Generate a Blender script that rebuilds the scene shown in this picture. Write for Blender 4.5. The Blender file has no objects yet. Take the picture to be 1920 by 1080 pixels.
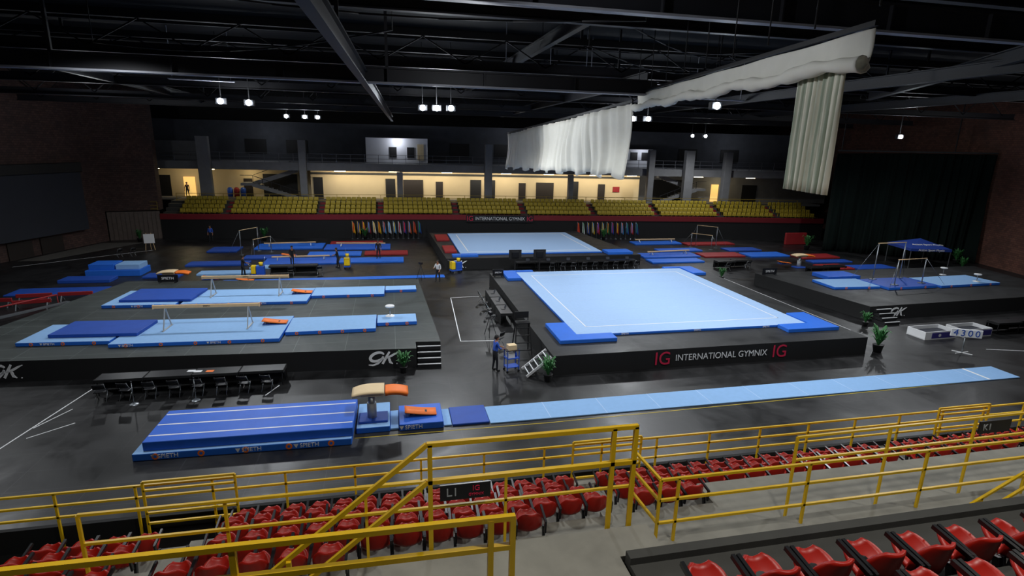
import bpy, math, random
from mathutils import Vector, Matrix
random.seed(7)
sc=bpy.context.scene
COL=sc.collection
R=math.radians
# ------------------------------------------------------------ materials
def lin(h):
    h=h.lstrip('#');o=[]
    for i in (0,2,4):
        c=int(h[i:i+2],16)/255;o.append(c/12.92 if c<=.04045 else ((c+.055)/1.055)**2.4)
    return tuple(o)
MC={}
def M(name,hexc,rough=.6,metal=0.,var=.2,scale=4.,emit=0.,bump=0.,spec=.5,trans=0.,detail=4,stripe=None):
    if name in MC: return MC[name]
    m=bpy.data.materials.new(name);m.use_nodes=True;nt=m.node_tree;N=nt.nodes;L=nt.links
    b=N['Principled BSDF'];c=lin(hexc)
    b.inputs['Roughness'].default_value=rough;b.inputs['Metallic'].default_value=metal
    b.inputs['Specular IOR Level'].default_value=spec
    tc=N.new('ShaderNodeTexCoord')
    if stripe:
        no=N.new('ShaderNodeTexWave');no.wave_type='BANDS';no.bands_direction='Y';no.inputs['Scale'].default_value=scale;no.inputs['Distortion'].default_value=1.5
    else:
        no=N.new('ShaderNodeTexNoise');no.inputs['Scale'].default_value=scale;no.inputs['Detail'].default_value=detail
    L.new(tc.outputs['Object'],no.inputs['Vector'])
    mx=N.new('ShaderNodeMix');mx.data_type='RGBA'
    mx.inputs[6].default_value=tuple(x*(1-var) for x in c)+(1,);mx.inputs[7].default_value=tuple(min(1,x*(1+var)) for x in c)+(1,)
    if stripe: mx.inputs[6].default_value=lin(stripe)+(1,)
    L.new(no.outputs['Fac'],mx.inputs[0]);L.new(mx.outputs[2],b.inputs['Base Color'])
    if bump:
        bp=N.new('ShaderNodeBump');bp.inputs['Strength'].default_value=bump;bp.inputs['Distance'].default_value=.02
        L.new(no.outputs['Fac'],bp.inputs['Height']);L.new(bp.outputs['Normal'],b.inputs['Normal'])
    if emit:
        b.inputs['Emission Color'].default_value=c+(1,);b.inputs['Emission Strength'].default_value=emit
    if trans:
        t=N.new('ShaderNodeBsdfTranslucent');ms=N.new('ShaderNodeMixShader');ms.inputs[0].default_value=trans
        L.new(mx.outputs[2],t.inputs['Color']);L.new(b.outputs[0],ms.inputs[1]);L.new(t.outputs[0],ms.inputs[2]);L.new(ms.outputs[0],N['Material Output'].inputs['Surface'])
    MC[name]=m;return m
def Mtile(name,hexc,line,sx,sy,rough=.4,var=.25,mort=.012,offset=0.,bumpy=True,stain=0.5):
    if name in MC: return MC[name]
    m=bpy.data.materials.new(name);m.use_nodes=True;nt=m.node_tree;N=nt.nodes;L=nt.links
    b=N['Principled BSDF'];c=lin(hexc);l=lin(line)
    tc=N.new('ShaderNodeTexCoord')
    br=N.new('ShaderNodeTexBrick');br.offset=offset;br.inputs['Scale'].default_value=1;br.inputs['Brick Width'].default_value=sx;br.inputs['Row Height'].default_value=sy
    br.inputs['Mortar Size'].default_value=mort;br.inputs['Color1'].default_value=tuple(x*(1-var) for x in c)+(1,);br.inputs['Color2'].default_value=tuple(min(1,x*(1+var)) for x in c)+(1,);br.inputs['Mortar'].default_value=l+(1,)
    no=N.new('ShaderNodeTexNoise');no.inputs['Scale'].default_value=.35;no.inputs['Detail'].default_value=8;no.inputs['Roughness'].default_value=.65;no.inputs['Distortion'].default_value=.8
    L.new(tc.outputs['Object'],br.inputs['Vector']);L.new(tc.outputs['Object'],no.inputs['Vector'])
    mr=N.new('ShaderNodeMapRange');mr.inputs[1].default_value=.3;mr.inputs[2].default_value=.7;mr.inputs[3].default_value=1-stain;mr.inputs[4].default_value=1+stain
    L.new(no.outputs['Fac'],mr.inputs[0])
    vm=N.new('ShaderNodeVectorMath');vm.operation='SCALE';L.new(br.outputs['Color'],vm.inputs[0]);L.new(mr.outputs[0],vm.inputs['Scale'])
    L.new(vm.outputs[0],b.inputs['Base Color'])
    m2=N.new('ShaderNodeMapRange');m2.inputs[1].default_value=.3;m2.inputs[2].default_value=.7;m2.inputs[3].default_value=rough-.12;m2.inputs[4].default_value=min(1,rough+.15)
    L.new(no.outputs['Fac'],m2.inputs[0]);L.new(m2.outputs[0],b.inputs['Roughness'])
    MC[name]=m;return m
def Mbrickwall(name,hexc,line):
    m=Mtile(name,hexc,line,.4,.2,.85,.25,.012,.5,stain=.35)
    nt=m.node_tree;br=[n for n in nt.nodes if n.type=='TEX_BRICK'][0];tc=[n for n in nt.nodes if n.type=='TEX_COORD'][0]
    sp=nt.nodes.new('ShaderNodeSeparateXYZ');cb=nt.nodes.new('ShaderNodeCombineXYZ');ad=nt.nodes.new('ShaderNodeMath');ad.operation='ADD'
    nt.links.new(tc.outputs['Object'],sp.inputs[0]);nt.links.new(sp.outputs[0],ad.inputs[0]);nt.links.new(sp.outputs[1],ad.inputs[1])
    nt.links.new(ad.outputs[0],cb.inputs[0]);nt.links.new(sp.outputs[2],cb.inputs[1]);nt.links.new(cb.outputs[0],br.inputs['Vector'])
    return m
mFloor=Mtile('vinyl_floor_black','#1b1b1c','#2e2e30',2.4,1.2,.40,.1,.012,0,stain=.6)
mPod=Mtile('podium_deck_grey','#2f3534','#5a6260',2.4,1.2,.55,.1,.012,0,stain=.2)
mPodB=Mtile('podium_deck_black','#212223','#333538',2.4,1.2,.55,.1,.01,0,stain=.3)
mSkirt=M('black_skirt_cloth','#0b0c0e',.8,0,.3,2)
mBlack=M('black_matte','#0d0e11',.6,0,.2)
mBlackP=M('black_plastic','#15161a',.35,0,.1)
mDark=M('dark_steel','#17181c',.6,.1,.3)
mWeb=M('roof_web_dark','#0e0f12',.8,0,.3)
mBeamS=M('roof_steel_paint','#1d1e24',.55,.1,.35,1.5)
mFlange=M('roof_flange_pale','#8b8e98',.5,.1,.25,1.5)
mLB=M('carpet_light_blue','#98b6dc',.9,0,.06,6,bump=.1)
mLB2=M('mat_light_blue','#82abd8',.8,0,.08,5)
mDB=M('mat_royal_blue','#1b5cc6',.55,0,.15,2,bump=.35)
mMB=M('mat_bright_blue','#1c66d0',.6,0,.1,3)
mNav=M('mat_deep_blue','#1446a2',.6,0,.15,2,bump=.3)
mWhite=M('white_paint','#dfe1e3',.6,0,.05)
mOr=M('orange_vinyl','#ee7418',.55,0,.08)
mCream=M('cream_suede','#dcc49c',.85,0,.08)
mWood=M('beam_tan_suede','#d8b78a',.8,0,.08,8)
mRedS=M('seat_red_plastic','#b01c0e',.42,0,.15,3)
mYelS=M('seat_mustard_plastic','#a08c24',.55,0,.18,3)
mYel=M('railing_yellow_paint','#e2b70d',.45,0,.12,6)
mConc=M('worn_concrete','#85837a',.85,0,.4,2.5,bump=.3,detail=8)
mConcD=M('dark_concrete','#3e3e3b',.9,0,.3,2.5,bump=.3,detail=8)
mConcG=M('grey_concrete','#77787a',.9,0,.2,1.5)
mUpper=M('upper_wall_grey','#484b52',.9,0,.3,1)
mRedD=M('dark_red_paint','#74131e',.6,0,.2)
mRed=M('red_vinyl','#8f1c20',.6,0,.15)
mCreamW=M('cream_wall_paint','#cdbb96',.85,0,.06,1)
mWhW=M('white_wall_paint','#c9ccd4',.85,0,.06,1)
mBrick=Mbrickwall('brick_brown','#5a3a30','#33241f')
mBrickL=Mbrickwall('brick_dark','#4b3732','#28201d')
mCurt=M('curtain_offwhite_mesh','#f6f5ee',.9,0,.05,3,trans=.35)
mCurt2=M('curtain_offwhite_striped','#f2efe0',.9,0,.04,1.3,trans=.3,stripe='#a9b5a2')
mCurtG=M('curtain_dark_green','#071310',.95,0,.35,1.5,spec=.2)
mRoof=M('roof_deck_dark','#0a0b0e',.9,0,.3,.6,spec=.2)
mMag=M('crimson_lettering','#c21f45',.6,0,.05)
mMetal=M('brushed_metal','#9aa0a6',.35,.8,.1)
mLegG=M('beam_leg_grey','#a9adb0',.5,.2,.1)
mLamp=M('lamp_lens_glow','#e8f4ff',.3,0,0,4,emit=180)
mLampW=M('warm_lamp_glow','#ffe9c4',.3,0,0,4,emit=12)
mLeaf=M('palm_leaf_green','#2f6a34',.6,0,.3,6)
mPot=M('pot_black','#18181a',.5)
mSkin=M('skin_tone','#9a6a50',.55,0,.1)
mHair=M('hair_black','#141010',.7)
mShB=M('shirt_blue','#2a55b8',.8)
mShW=M('shirt_grey_white','#b8bcc2',.8)
mShK=M('shirt_black','#17181c',.8)
mTr=M('trousers_dark','#15171f',.85)
mShoe=M('shoe_black','#0c0c0d',.5)
mYelP=M('yellow_plastic','#e3c21a',.45)
mBluP=M('blue_plastic','#1c4fb5',.45)
mPurp=M('purple_print','#3a3580',.6)
mDoorD=M('door_dark_brown','#231c18',.6)
mTent=M('tent_royal_blue','#1c3a8c',.7,0,.1)
mGlowD=M('doorway_painted_glow','#ffcf7a',.8,0,.05,1,emit=.7)  # emission in the door surface stands for the bright room behind
mDull=M('screen_panel_grey','#2a2d36',.8,0,.1,1)
mDoorM=M('galvanised_door_panel','#5c514a',.5,.3,.3,3)
mPatch=M('pale_worn_floor','#5a5752',.8,0,.4,1.2,detail=8)
# ------------------------------------------------------------ mesh builder
class G:
    def __init__(s): s.v=[];s.f=[];s.m=[];s.s=[]
    def add(s,vs,fs,m=0,sm=False):
        o=len(s.v);s.v+= [tuple(v) for v in vs]
        for f in fs: s.f.append([i+o for i in f]);s.m.append(m);s.s.append(sm)
        return s
    def box(s,x0,x1,y0,y1,z0,z1,m=0):
        return s.add([(x0,y0,z0),(x1,y0,z0),(x1,y1,z0),(x0,y1,z0),(x0,y0,z1),(x1,y0,z1),(x1,y1,z1),(x0,y1,z1)],
            [(0,3,2,1),(4,5,6,7),(0,1,5,4),(1,2,6,5),(2,3,7,6),(3,0,4,7)],m)
    def prism(s,P,z0,z1,mt=0,ms=None):
        if ms is None: ms=mt
        n=len(P);a=sum(P[i][0]*P[(i+1)%n][1]-P[(i+1)%n][0]*P[i][1] for i in range(n))
        if a<0: P=P[::-1]
        o=len(s.v);s.v+=[(x,y,z0) for x,y in P]+[(x,y,z1) for x,y in P]
        s.f.append([o+i for i in range(n)][::-1]);s.m.append(ms);s.s.append(False)
        s.f.append([o+n+i for i in range(n)]);s.m.append(mt);s.s.append(False)
        for i in range(n):
            j=(i+1)%n;s.f.append([o+i,o+j,o+n+j,o+n+i]);s.m.append(ms);s.s.append(False)
        return s
    def bar(s,p0,p1,w,h=None,m=0):
        h=h or w;p0=Vector(p0);p1=Vector(p1);d=(p1-p0).normalized()
        up=Vector((0,0,1)) if abs(d.z)<.95 else Vector((0,1,0))
        a=d.cross(up).normalized()*w/2;b=a.cross(d).normalized()*h/2
        vs=[p+q for p in (p0,p1) for q in (-a-b,a-b,a+b,-a+b)]
        return s.add(vs,[(0,1,2,3),(7,6,5,4),(0,4,5,1),(1,5,6,2),(2,6,7,3),(3,7,4,0)],m)
    def cyl(s,p0,p1,r,r1=None,n=10,m=0):
        r1=r if r1 is None else r1;p0=Vector(p0);p1=Vector(p1);d=(p1-p0).normalized()
        up=Vector((0,0,1)) if abs(d.z)<.95 else Vector((0,1,0))
        a=d.cross(up).normalized();b=a.cross(d).normalized()
        vs=[p+a*q*math.cos(2*math.pi*i/n)+b*q*math.sin(2*math.pi*i/n) for p,q in ((p0,r),(p1,r1)) for i in range(n)]
        s.add(vs,[(i,i+n,(i+1)%n+n,(i+1)%n) for i in range(n)],m,True)
        o=len(s.v)-2*n;s.f.append([o+i for i in range(n)]);s.m.append(m);s.s.append(False)
        s.f.append([o+n+i for i in range(n)][::-1]);s.m.append(m);s.s.append(False);return s
    def rev(s,pr,c=(0,0,0),n=20,m=0):
        vs=[(c[0]+r*math.cos(2*math.pi*i/n),c[1]+r*math.sin(2*math.pi*i/n),c[2]+z) for r,z in pr for i in range(n)]
        fs=[(k*n+i,k*n+(i+1)%n,(k+1)*n+(i+1)%n,(k+1)*n+i) for k in range(len(pr)-1) for i in range(n)]
        return s.add(vs,fs,m,True)
    def shell(s,fn,nu,nv,th,m=0):
        P=[[Vector(fn(i/nu,j/nv)) for i in range(nu+1)] for j in range(nv+1)]
        Nn=[[None]*(nu+1) for _ in range(nv+1)]
        for j in range(nv+1):
            for i in range(nu+1):
                a=P[j][min(i+1,nu)]-P[j][max(i-1,0)];b=P[min(j+1,nv)][i]-P[max(j-1,0)][i];Nn[j][i]=a.cross(b).normalized()*th/2
        o=len(s.v);w=nu+1;k=w*(nv+1)
        s.v+=[tuple(P[j][i]+Nn[j][i]) for j in range(nv+1) for i in range(w)]+[tuple(P[j][i]-Nn[j][i]) for j in range(nv+1) for i in range(w)]
        def F(l): s.f.append([o+q for q in l]);s.m.append(m);s.s.append(True)
        for j in range(nv):
            for i in range(nu):
                a=j*w+i;F([a,a+1,a+w+1,a+w]);F([k+a+w,k+a+w+1,k+a+1,k+a])
        for i in range(nu):
            F([i+1,i,k+i,k+i+1]);a=nv*w+i;F([a,a+1,k+a+1,k+a])
        for j in range(nv):
            a=j*w;F([a,a+w,k+a+w,k+a]);a=j*w+nu;F([a+w,a,k+a,k+a+w])
        return s
def mk(name,g,mats,parent=None,loc=None,rot=0,label=None,cat=None,group=None,kind=None,bevel=0,recenter=None):
    if not isinstance(mats,(list,tuple)): mats=[mats]
    if recenter is None: recenter=(parent is None and loc is None)
    vs=g.v
    if recenter:
        xs=[v[0] for v in vs];ys=[v[1] for v in vs];zs=[v[2] for v in vs]
        c=((min(xs)+max(xs))/2,(min(ys)+max(ys))/2,min(zs));vs=[(v[0]-c[0],v[1]-c[1],v[2]-c[2]) for v in vs];loc=c
    me=bpy.data.meshes.new(name);me.from_pydata(vs,[],g.f);
    for m in mats: me.materials.append(m)
    me.polygons.foreach_set('material_index',g.m);me.polygons.foreach_set('use_smooth',g.s);me.update()
    ob=bpy.data.objects.new(name,me);COL.objects.link(ob)
    if parent: ob.parent=parent
    if loc: ob.location=loc
    ob.rotation_euler[2]=rot
    meta(ob,label,cat,group,kind)
    if bevel:
        b=ob.modifiers.new('b','BEVEL');b.width=bevel;b.segments=2;b.limit_method='ANGLE'
    return ob
def meta(ob,label=None,cat=None,group=None,kind=None):
    if label: ob['label']=label
    if cat: ob['category']=cat
    if group: ob['group']=group
    if kind: ob['kind']=kind
def thing(name,label,cat,loc=(0,0,0),rot=0,group=None):
    e=bpy.data.objects.new(name,None);COL.objects.link(e);e.location=loc;e.rotation_euler[2]=rot;e.empty_display_size=.2
    meta(e,label,cat,group);return e
KIDS={}
def inst(root,loc,rot=0,label=None):
    def cp(o,par):
        n=o.copy();COL.objects.link(n)
        if par: n.parent=par;n.matrix_parent_inverse=o.matrix_parent_inverse.copy()
        for c in list(KIDS.get(o,[])): cp(c,n)
        return n
    n=cp(root,None);n.location=loc;n.rotation_euler[2]=rot
    if label:n['label']=label
    return n
def kids(root):
    for o in bpy.data.objects:
        if o.parent==root: KIDS.setdefault(root,[]).append(o);kids(o)
def text(s,size,mat,parent=None,loc=(0,0,0),rot=(R(90),0,0),shear=0,off=0,name='lettering',sx=1,align='CENTER',space=1,**kw):
    cu=bpy.data.curves.new('t','FONT');cu.body=s;cu.size=size;cu.align_x=align;cu.align_y='CENTER';cu.extrude=.006;cu.shear=shear;cu.offset=off;cu.space_character=space
    t=bpy.data.objects.new('t',cu);COL.objects.link(t);dg=bpy.context.evaluated_depsgraph_get();dg.update()
    me=bpy.data.meshes.new_from_object(t.evaluated_get(dg));bpy.data.objects.remove(t)
    me.materials.clear();me.materials.append(mat)
    ob=bpy.data.objects.new(name,me);COL.objects.link(ob);ob.location=loc;ob.rotation_euler=rot;ob.scale=(sx,1,1)
    if parent: ob.parent=parent
    meta(ob,**kw);return ob
# ------------------------------------------------------------ camera
cam=bpy.data.cameras.new('camera');co=bpy.data.objects.new('camera',cam);COL.objects.link(co);sc.camera=co
cam.sensor_width=36;cam.lens=1044.2*36/1920;cam.clip_end=500
th,ps,ro=.2513,.2161,.02321
Fv=Vector((math.sin(ps)*math.cos(th),math.cos(ps)*math.cos(th),-math.sin(th)));Rv=Vector((math.cos(ps),-math.sin(ps),0));Uv=Rv.cross(Fv)
R2=Rv*math.cos(ro)+Uv*math.sin(ro);U2=-Rv*math.sin(ro)+Uv*math.cos(ro)
co.matrix_world=Matrix(((R2.x,U2.x,-Fv.x,0),(R2.y,U2.y,-Fv.y,0),(R2.z,U2.z,-Fv.z,10.789),(0,0,0,1)))
# ------------------------------------------------------------ room shell
def yf(x):
    P=[(-40,68),(-24.6,67.2),(-10.9,66.2),(4,65.8),(36.8,62.6),(51.4,60.3),(66,58)]
    for a,b in zip(P,P[1:]):
        if x<=b[0]: return a[1]+(b[1]-a[1])*(x-a[0])/(b[0]-a[0])
    return P[-1][1]
BP=[-24.6,-10.9,4,36.8,51.4]
def strip(g,xa,xb,d0,d1,z0,z1,m=0,ms=None):
    xs=[xa]+[b for b in BP if xa<b<xb]+[xb]
    P=[(x,yf(x)+d0) for x in xs]+[(x,yf(x)+d1) for x in reversed(xs)]
    g.prism(P,z0,z1,m,ms);return g
def struct(nm,g,mt): return mk(nm,g,mt,recenter=False,kind='structure')
struct('floor',G().box(-45,75,8,85,-.2,0),mFloor)
struct('ceiling',G().box(-45,75,-6,90,17,17.3),mRoof)
struct('wall_left',G().prism([(-29.3,66),(-33,54.4),(-35,40),(-37,8),(-38,8),(-36,40),(-34,54.4),(-30.3,66.5)],0,17),mBrickL)
struct('wall_right',G().prism([(63,85),(59.5,46),(56.5,34),(54,8),(55,8),(57.5,34),(60.5,46),(64,85)],0,17),mBrick)
struct('wall_back',G().box(-45,75,84,84.4,0,17),mBlack)
struct('wall_corner',G().prism([(-29.3,66),(-24.6,67.35),(-24.6,68.4),(-30.3,66.6)],3.1,17),mBrickL)
g=G()
for i in range(12):
    t=i/12;x=-29.2+4.6*t;y=66.1+1.2*t;g.bar((x,y-.05,1.5),(x+.36,y+.1,1.5),.08,3.0,0)
struct('door_1',g,mDoorM)
for k in range(3):
    y=52.5+3.0*k;x=-33+.319*(y-54.4)+.12
    struct('door_%d'%(30+k),G().prism([(x,y),(x+.7,y+2.2),(x+.62,y+2.22),(x-.08,y+.02)],0,1.5),mDoorD)
mk('worn_floor_area',G().prism([(-32.0,55.5),(-29.4,64.6),(-25.5,64.6),(-30.0,55.5)],.002,.008),mPatch,label='pale worn strip of bare floor by wall',cat='floor area')
struct('wall_stand_front',strip(G(),-24.6,53,0,.15,0,2.1),mSkirt)
struct('trim_1',strip(G(),-24.6,53,-.05,.15,2.1,2.7),mRedD)
g=G()
for r in range(4): strip(g,-24.6,53,.16+.85*r,3.6,2.1 if r==0 else 2.0+.38*r,2.38+.38*r)
strip(g,-24.6,53,3.55,7.45,2.4,3.75)
mk('spectator_terrace',g,mConcD,label='stepped dark concrete terrace carrying mustard seats',cat='terrace')
struct('wall_facade_cream',strip(G(),-9.6,32.6,7.5,7.8,3.6,7.3),mCreamW)
struct('wall_facade_left',strip(G(),-31,-9.6,9.5,9.8,3.75,7.3),mCreamW)
struct('wall_facade_right',strip(G(),32.6,60,9.5,9.8,3.75,7.3),mConcG)
struct('trim_2',strip(G(),-29.5,54,4.9,12.5,7.3,8.2),mConcG)
struct('trim_3',strip(G(),-29.5,-9.65,7.5,9.45,3.5,3.75),mConcG)
struct('trim_4',strip(G(),32.7,58,7.5,9.45,3.5,3.75),mConcG)
struct('trim_5',strip(G(),-9.6,32.6,7.3,7.5,6.75,7.0),mConcD)
struct('wall_upper',strip(G(),-31,60,12.3,12.6,8.2,13),mUpper)
struct('wall_booth',strip(G(),-2.9,4.8,8.6,8.9,8.2,11.3),mWhW)
struct('wall_booth_right',strip(G(),31.0,34.8,8.6,8.9,8.2,10.6),mWhW)
struct('wall_booth_left',strip(G(),-28.5,-22.5,9.6,9.9,8.2,10.4),mConcG)
for i,(x,z0,z1,w,mt) in enumerate([(.0,8.9,10.2,.9,mBlack),(2.2,8.9,10.2,.9,mBlack),(3.5,8.6,10.6,.8,mCreamW),(31.6,9.2,10.2,.9,mBlack),(33.1,9.2,10.2,.9,mBlack)]):
    struct('window_%d'%(i+1),strip(G(),x,x+w,8.5,8.6,z0,z1),mt)
for i,x in enumerate((-18,-13,8,14,18,24,28,40,46)): struct('window_%d'%(i+8),strip(G(),x,x+2.6,12.2,12.3,9,10.8),mBlack)
def slab(nm,xa,xb,z0,z1,mat,d0=7.38,d1=7.5): struct(nm,strip(G(),xa,xb,d0,d1,z0,z1),mat)
for i,(xa,xb,z1,mt) in enumerate([(-9.3,-8.2,6.4,mBlack),(-.6,.6,6.3,mBlack),(1.6,4.1,6.2,mDoorD),(5.7,6.6,6.0,mDoorD),(10.1,11.5,6.3,mBlack),(12.5,13.3,6.3,mBlack),(16.4,17.3,6.0,mDoorD),(18.7,21,6.1,mDoorD),(22.9,24.3,6.3,mBlack),(27,27.9,6.0,mDoorD)]):
    slab('door_%d'%(i+2),xa,xb,3.75,z1,mt)
slab('door_12',-24.9,-23.6,3.75,6.1,mGlowD,9.38,9.5);slab('door_13',-17.9,-16.9,3.75,6,mDoorD,9.38,9.5)
slab('door_14',43.6,44.6,3.75,6.1,mGlowD,9.38,9.5);slab('door_15',45,46,3.75,6.1,mGlowD,9.38,9.5)
slab('door_16',-28.2,-26.4,3.75,6.3,mBlack,9.38,9.5);slab('door_17',-15.6,-11.5,3.75,6.6,mBlack,9.38,9.5);slab('door_18',34.5,39.5,3.75,6.6,mBlack,9.38,9.5);slab('door_19',48,50,3.75,6.1,mBlack,9.38,9.5)
mk('safety_poster',strip(G(),29.0,29.9,7.4,7.49,5.0,5.7),mRed,label='square red safety poster on cream wall',cat='poster')
for i,(x,w,z1) in enumerate([(-20.8,1.3,11),(-10,.8,10.8),(1.15,.7,7.3),(11.9,.9,10.8),(22.3,.6,7.3),(32.6,.8,10.6),(37.6,1.2,10.6),(42.6,1.0,10.5)]):
    y=yf(x)
    mk('concrete_column',G().box(x-w/2,x+w/2,y+4.1,y+4.8,3.755,z1),mConcG,label='square grey concrete column on upper concourse',cat='column',group='concourse columns',bevel=.04)
for sgn,xc in ((1,-13.4),(-1,37.0)):
    e=thing('concourse_staircase','grey concrete switchback stair between concourse floors','staircase',(xc,yf(xc)+5.2,3.76))
    a=G();
    for k in range(10): a.box(min(sgn*(2.6-.5*k),sgn*(2.1-.5*k)),max(sgn*(2.6-.5*k),sgn*(2.1-.5*k)),0,1.0,.18*k,.18*(k+1)+.14)
    a.bar((sgn*2.7,-.02,.2),(-sgn*2.5,-.02,1.8),.14,.4);mk('lower_flight',a,mConcG,e)
    a=G()
    for k in range(10): a.box(min(sgn*(-2.6+.5*k),sgn*(-2.1+.5*k)),max(sgn*(-2.6+.5*k),sgn*(-2.1+.5*k)),1.0,2.0,1.7+.17*k,1.9+.17*(k+1))
    a.bar((-sgn*2.7,.95,1.8),(sgn*2.5,.95,3.5),.14,.5);mk('upper_flight',a,mConcG,e)
    mk('landing',G().box(min(-sgn*2.4,-sgn*3.8),max(-sgn*2.4,-sgn*3.8),-.1,2.0,1.7,2.0),mConcG,e)
    a=G()
    a.bar((sgn*2.7,-.05,1.0),(-sgn*2.5,-.05,2.9),.06);a.bar((-sgn*2.5,.9,2.9),(sgn*2.0,.9,4.6),.06);a.bar((-sgn*2.5,-.05,2.9),(-sgn*3.8,-.05,2.9),.06)
    for k in range(6): x=sgn*(2.6-k*1.0);a.bar((x,-.05,.36*k),(x,-.05,1+.38*k),.05)
    mk('handrail',a,mDark,e)
def farrail(xa,xb,d,z,h,mat,label,step=1.6,w=.05):
    e=thing('guard_railing',label,'railing',(xa,yf(xa)+d,z));n=int((xb-xa)/step);o=Vector((xa,yf(xa)+d,z))
    xs=[xa]+[b for b in BP if xa<b<xb]+[xb]
    for zz in (h,h*.55,h*.15):
        a=G()
        for p,q in zip(xs,xs[1:]): a.bar(Vector((p,yf(p)+d,z+zz))-o,Vector((q,yf(q)+d,z+zz))-o,w)
        mk('rail',a,mat,e)
    for k in range(n+1):
        x=xa+(xb-xa)*k/n;mk('post',G().bar(Vector((x,yf(x)+d,z))-o,Vector((x,yf(x)+d,z+h))-o,w),mat,e)
mRailG=M('railing_grey_steel','#5a5d64',.5,.2)
farrail(-29,54,5.0,8.2,1.05,mRailG,'grey steel balcony railing above concourse',1.6)
mOlive=M('railing_dull_yellow','#8f7a2a',.5)
farrail(-24,52,3.75,3.75,.85,mOlive,'dull yellow railing behind mustard seats',2.5)
farrail(-29,-24.7,-.1,3.1,.9,mOlive,'dull yellow railing above dark doors',1.1)
g0=thing('ceiling_light','small warm linear concourse ceiling light','light',(-6,yf(-6)+6.3,7.25),group='concourse ceiling lights')
mk('housing',G().box(-.7,.7,-.08,.08,-.02,.05),mDark,g0);mk('lamp_lens',G().box(-.65,.65,-.06,.06,-.06,-.02),mLampW,g0);kids(g0)
for x in (-27,-21,0.5,7,14.5,20,26,31,40,47): inst(g0,(x,yf(x)+6.3,7.25))
def lamp(kind,loc,power,col=(1,1,1),size=.3,rot=(0,0,0),spot=150,blend=.6,aim=None):
    l=bpy.data.lights.new('lamp_light',kind);l.energy=power;l.color=col
    if kind=='SPOT': l.spot_size=R(spot);l.spot_blend=blend;l.shadow_soft_size=size
    elif kind=='POINT': l.shadow_soft_size=size
    elif kind=='AREA': l.shape='RECTANGLE';l.size=size;l.size_y=.12
    o=bpy.data.objects.new('lamp_light',l);COL.objects.link(o);o.location=loc;o.rotation_euler=rot
    if aim: o.rotation_euler=(Vector(aim)-Vector(loc)).to_track_quat('-Z','Y').to_euler()
    return o
for x in (-4,4.5,13,21.5,29): lamp('AREA',(x,yf(x)+5.0,7.1),185,(1,.88,.68),7.5,(R(58),0,-.07))
lamp('POINT',(-24,yf(-24)+7,6.6),90,(1,.82,.5),.12);lamp('POINT',(-17,yf(-17)+8,6.6),50,(1,.82,.5),.12);lamp('POINT',(44,yf(44)+7.6,6.4),80,(1,.82,.5),.12)
lamp('POINT',(1,yf(1)+7.6,10.9),110,(.9,.93,1),.1);lamp('POINT',(33,yf(33)+7.4,10.4),70,(.9,.93,1),.1)
for x in (-15,16,46): lamp('POINT',(x,yf(x)+8.5,11.8),100,(.9,.93,1),.15)  # added weak points lifting the dark upper level, no fixtures there
# ------------------------------------------------------------ mustard seats
def fseat(g,ox=0,oy=0,oz=0):
    g.shell(lambda u,v:(ox+.26*(2*u-1)*(1-.12*v**3),oy+.16+.06*v-.05*(2*u-1)**2,oz+.40+.44*v),4,3,.03)
    g.shell(lambda u,v:(ox+.25*(2*u-1),oy+.16-.4*v,oz+.44-.02*math.sin(math.pi*v)+.02*(2*u-1)**2),4,2,.03)
    g.box(ox-.03,ox+.03,oy-.02,oy+.1,oz,oz+.43);return g
fm=mk('stadium_seat',fseat(G()),mYelS,loc=(0,0,0),label='mustard yellow plastic stadium seat on terrace',cat='seat',group='mustard seats on far terrace')
secs=[(-22.8,-18.2),(-17.5,-8.2),(-7.5,-1.6),(-.9,7.2),(7.9,15.3),(16.0,23.9),(24.6,31.9),(32.6,39.9),(40.6,47.1),(47.8,52.4)]
pos=[]
for r in range(4):
    for a,b in secs:
        n=int((b-a)/.56)
        for k in range(n): x=a+.28+k*(b-a-.1)/n;pos.append((x,yf(x)+.62+.85*r,2.38+.38*r))
first=True;ang=lambda x:math.atan2(yf(x+.5)-yf(x-.5),1)
for p in pos[:298]:
    if first: fm.location=p;first=False
    else:
        o=fm.copy();o.location=p;o.rotation_euler[2]=ang(p[0]);COL.objects.link(o)
g=G()
for p in pos[298:]: fseat(g,*p)
mk('stadium_seat_rows',g,mYelS,label='further rows of mustard yellow stadium seats',cat='seat',kind='stuff')
for i,(a,b) in enumerate(zip(secs,secs[1:])):
    x=(a[1]+b[0])/2;y=yf(x);g=G()
    for r in range(4):
        g.box(x-.3,x+.3,y+.2+.85*r,y+1.0+.85*r,2.385+.38*r,2.42+.38*r);g.box(x-.3,x+.3,y+.6+.85*r,y+1.0+.85*r,2.42+.38*r,2.58+.38*r)
    mk('aisle_steps',g,[mRedD],label='dark red aisle steps between mustard seat blocks',cat='steps',group='far aisle steps')
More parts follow.
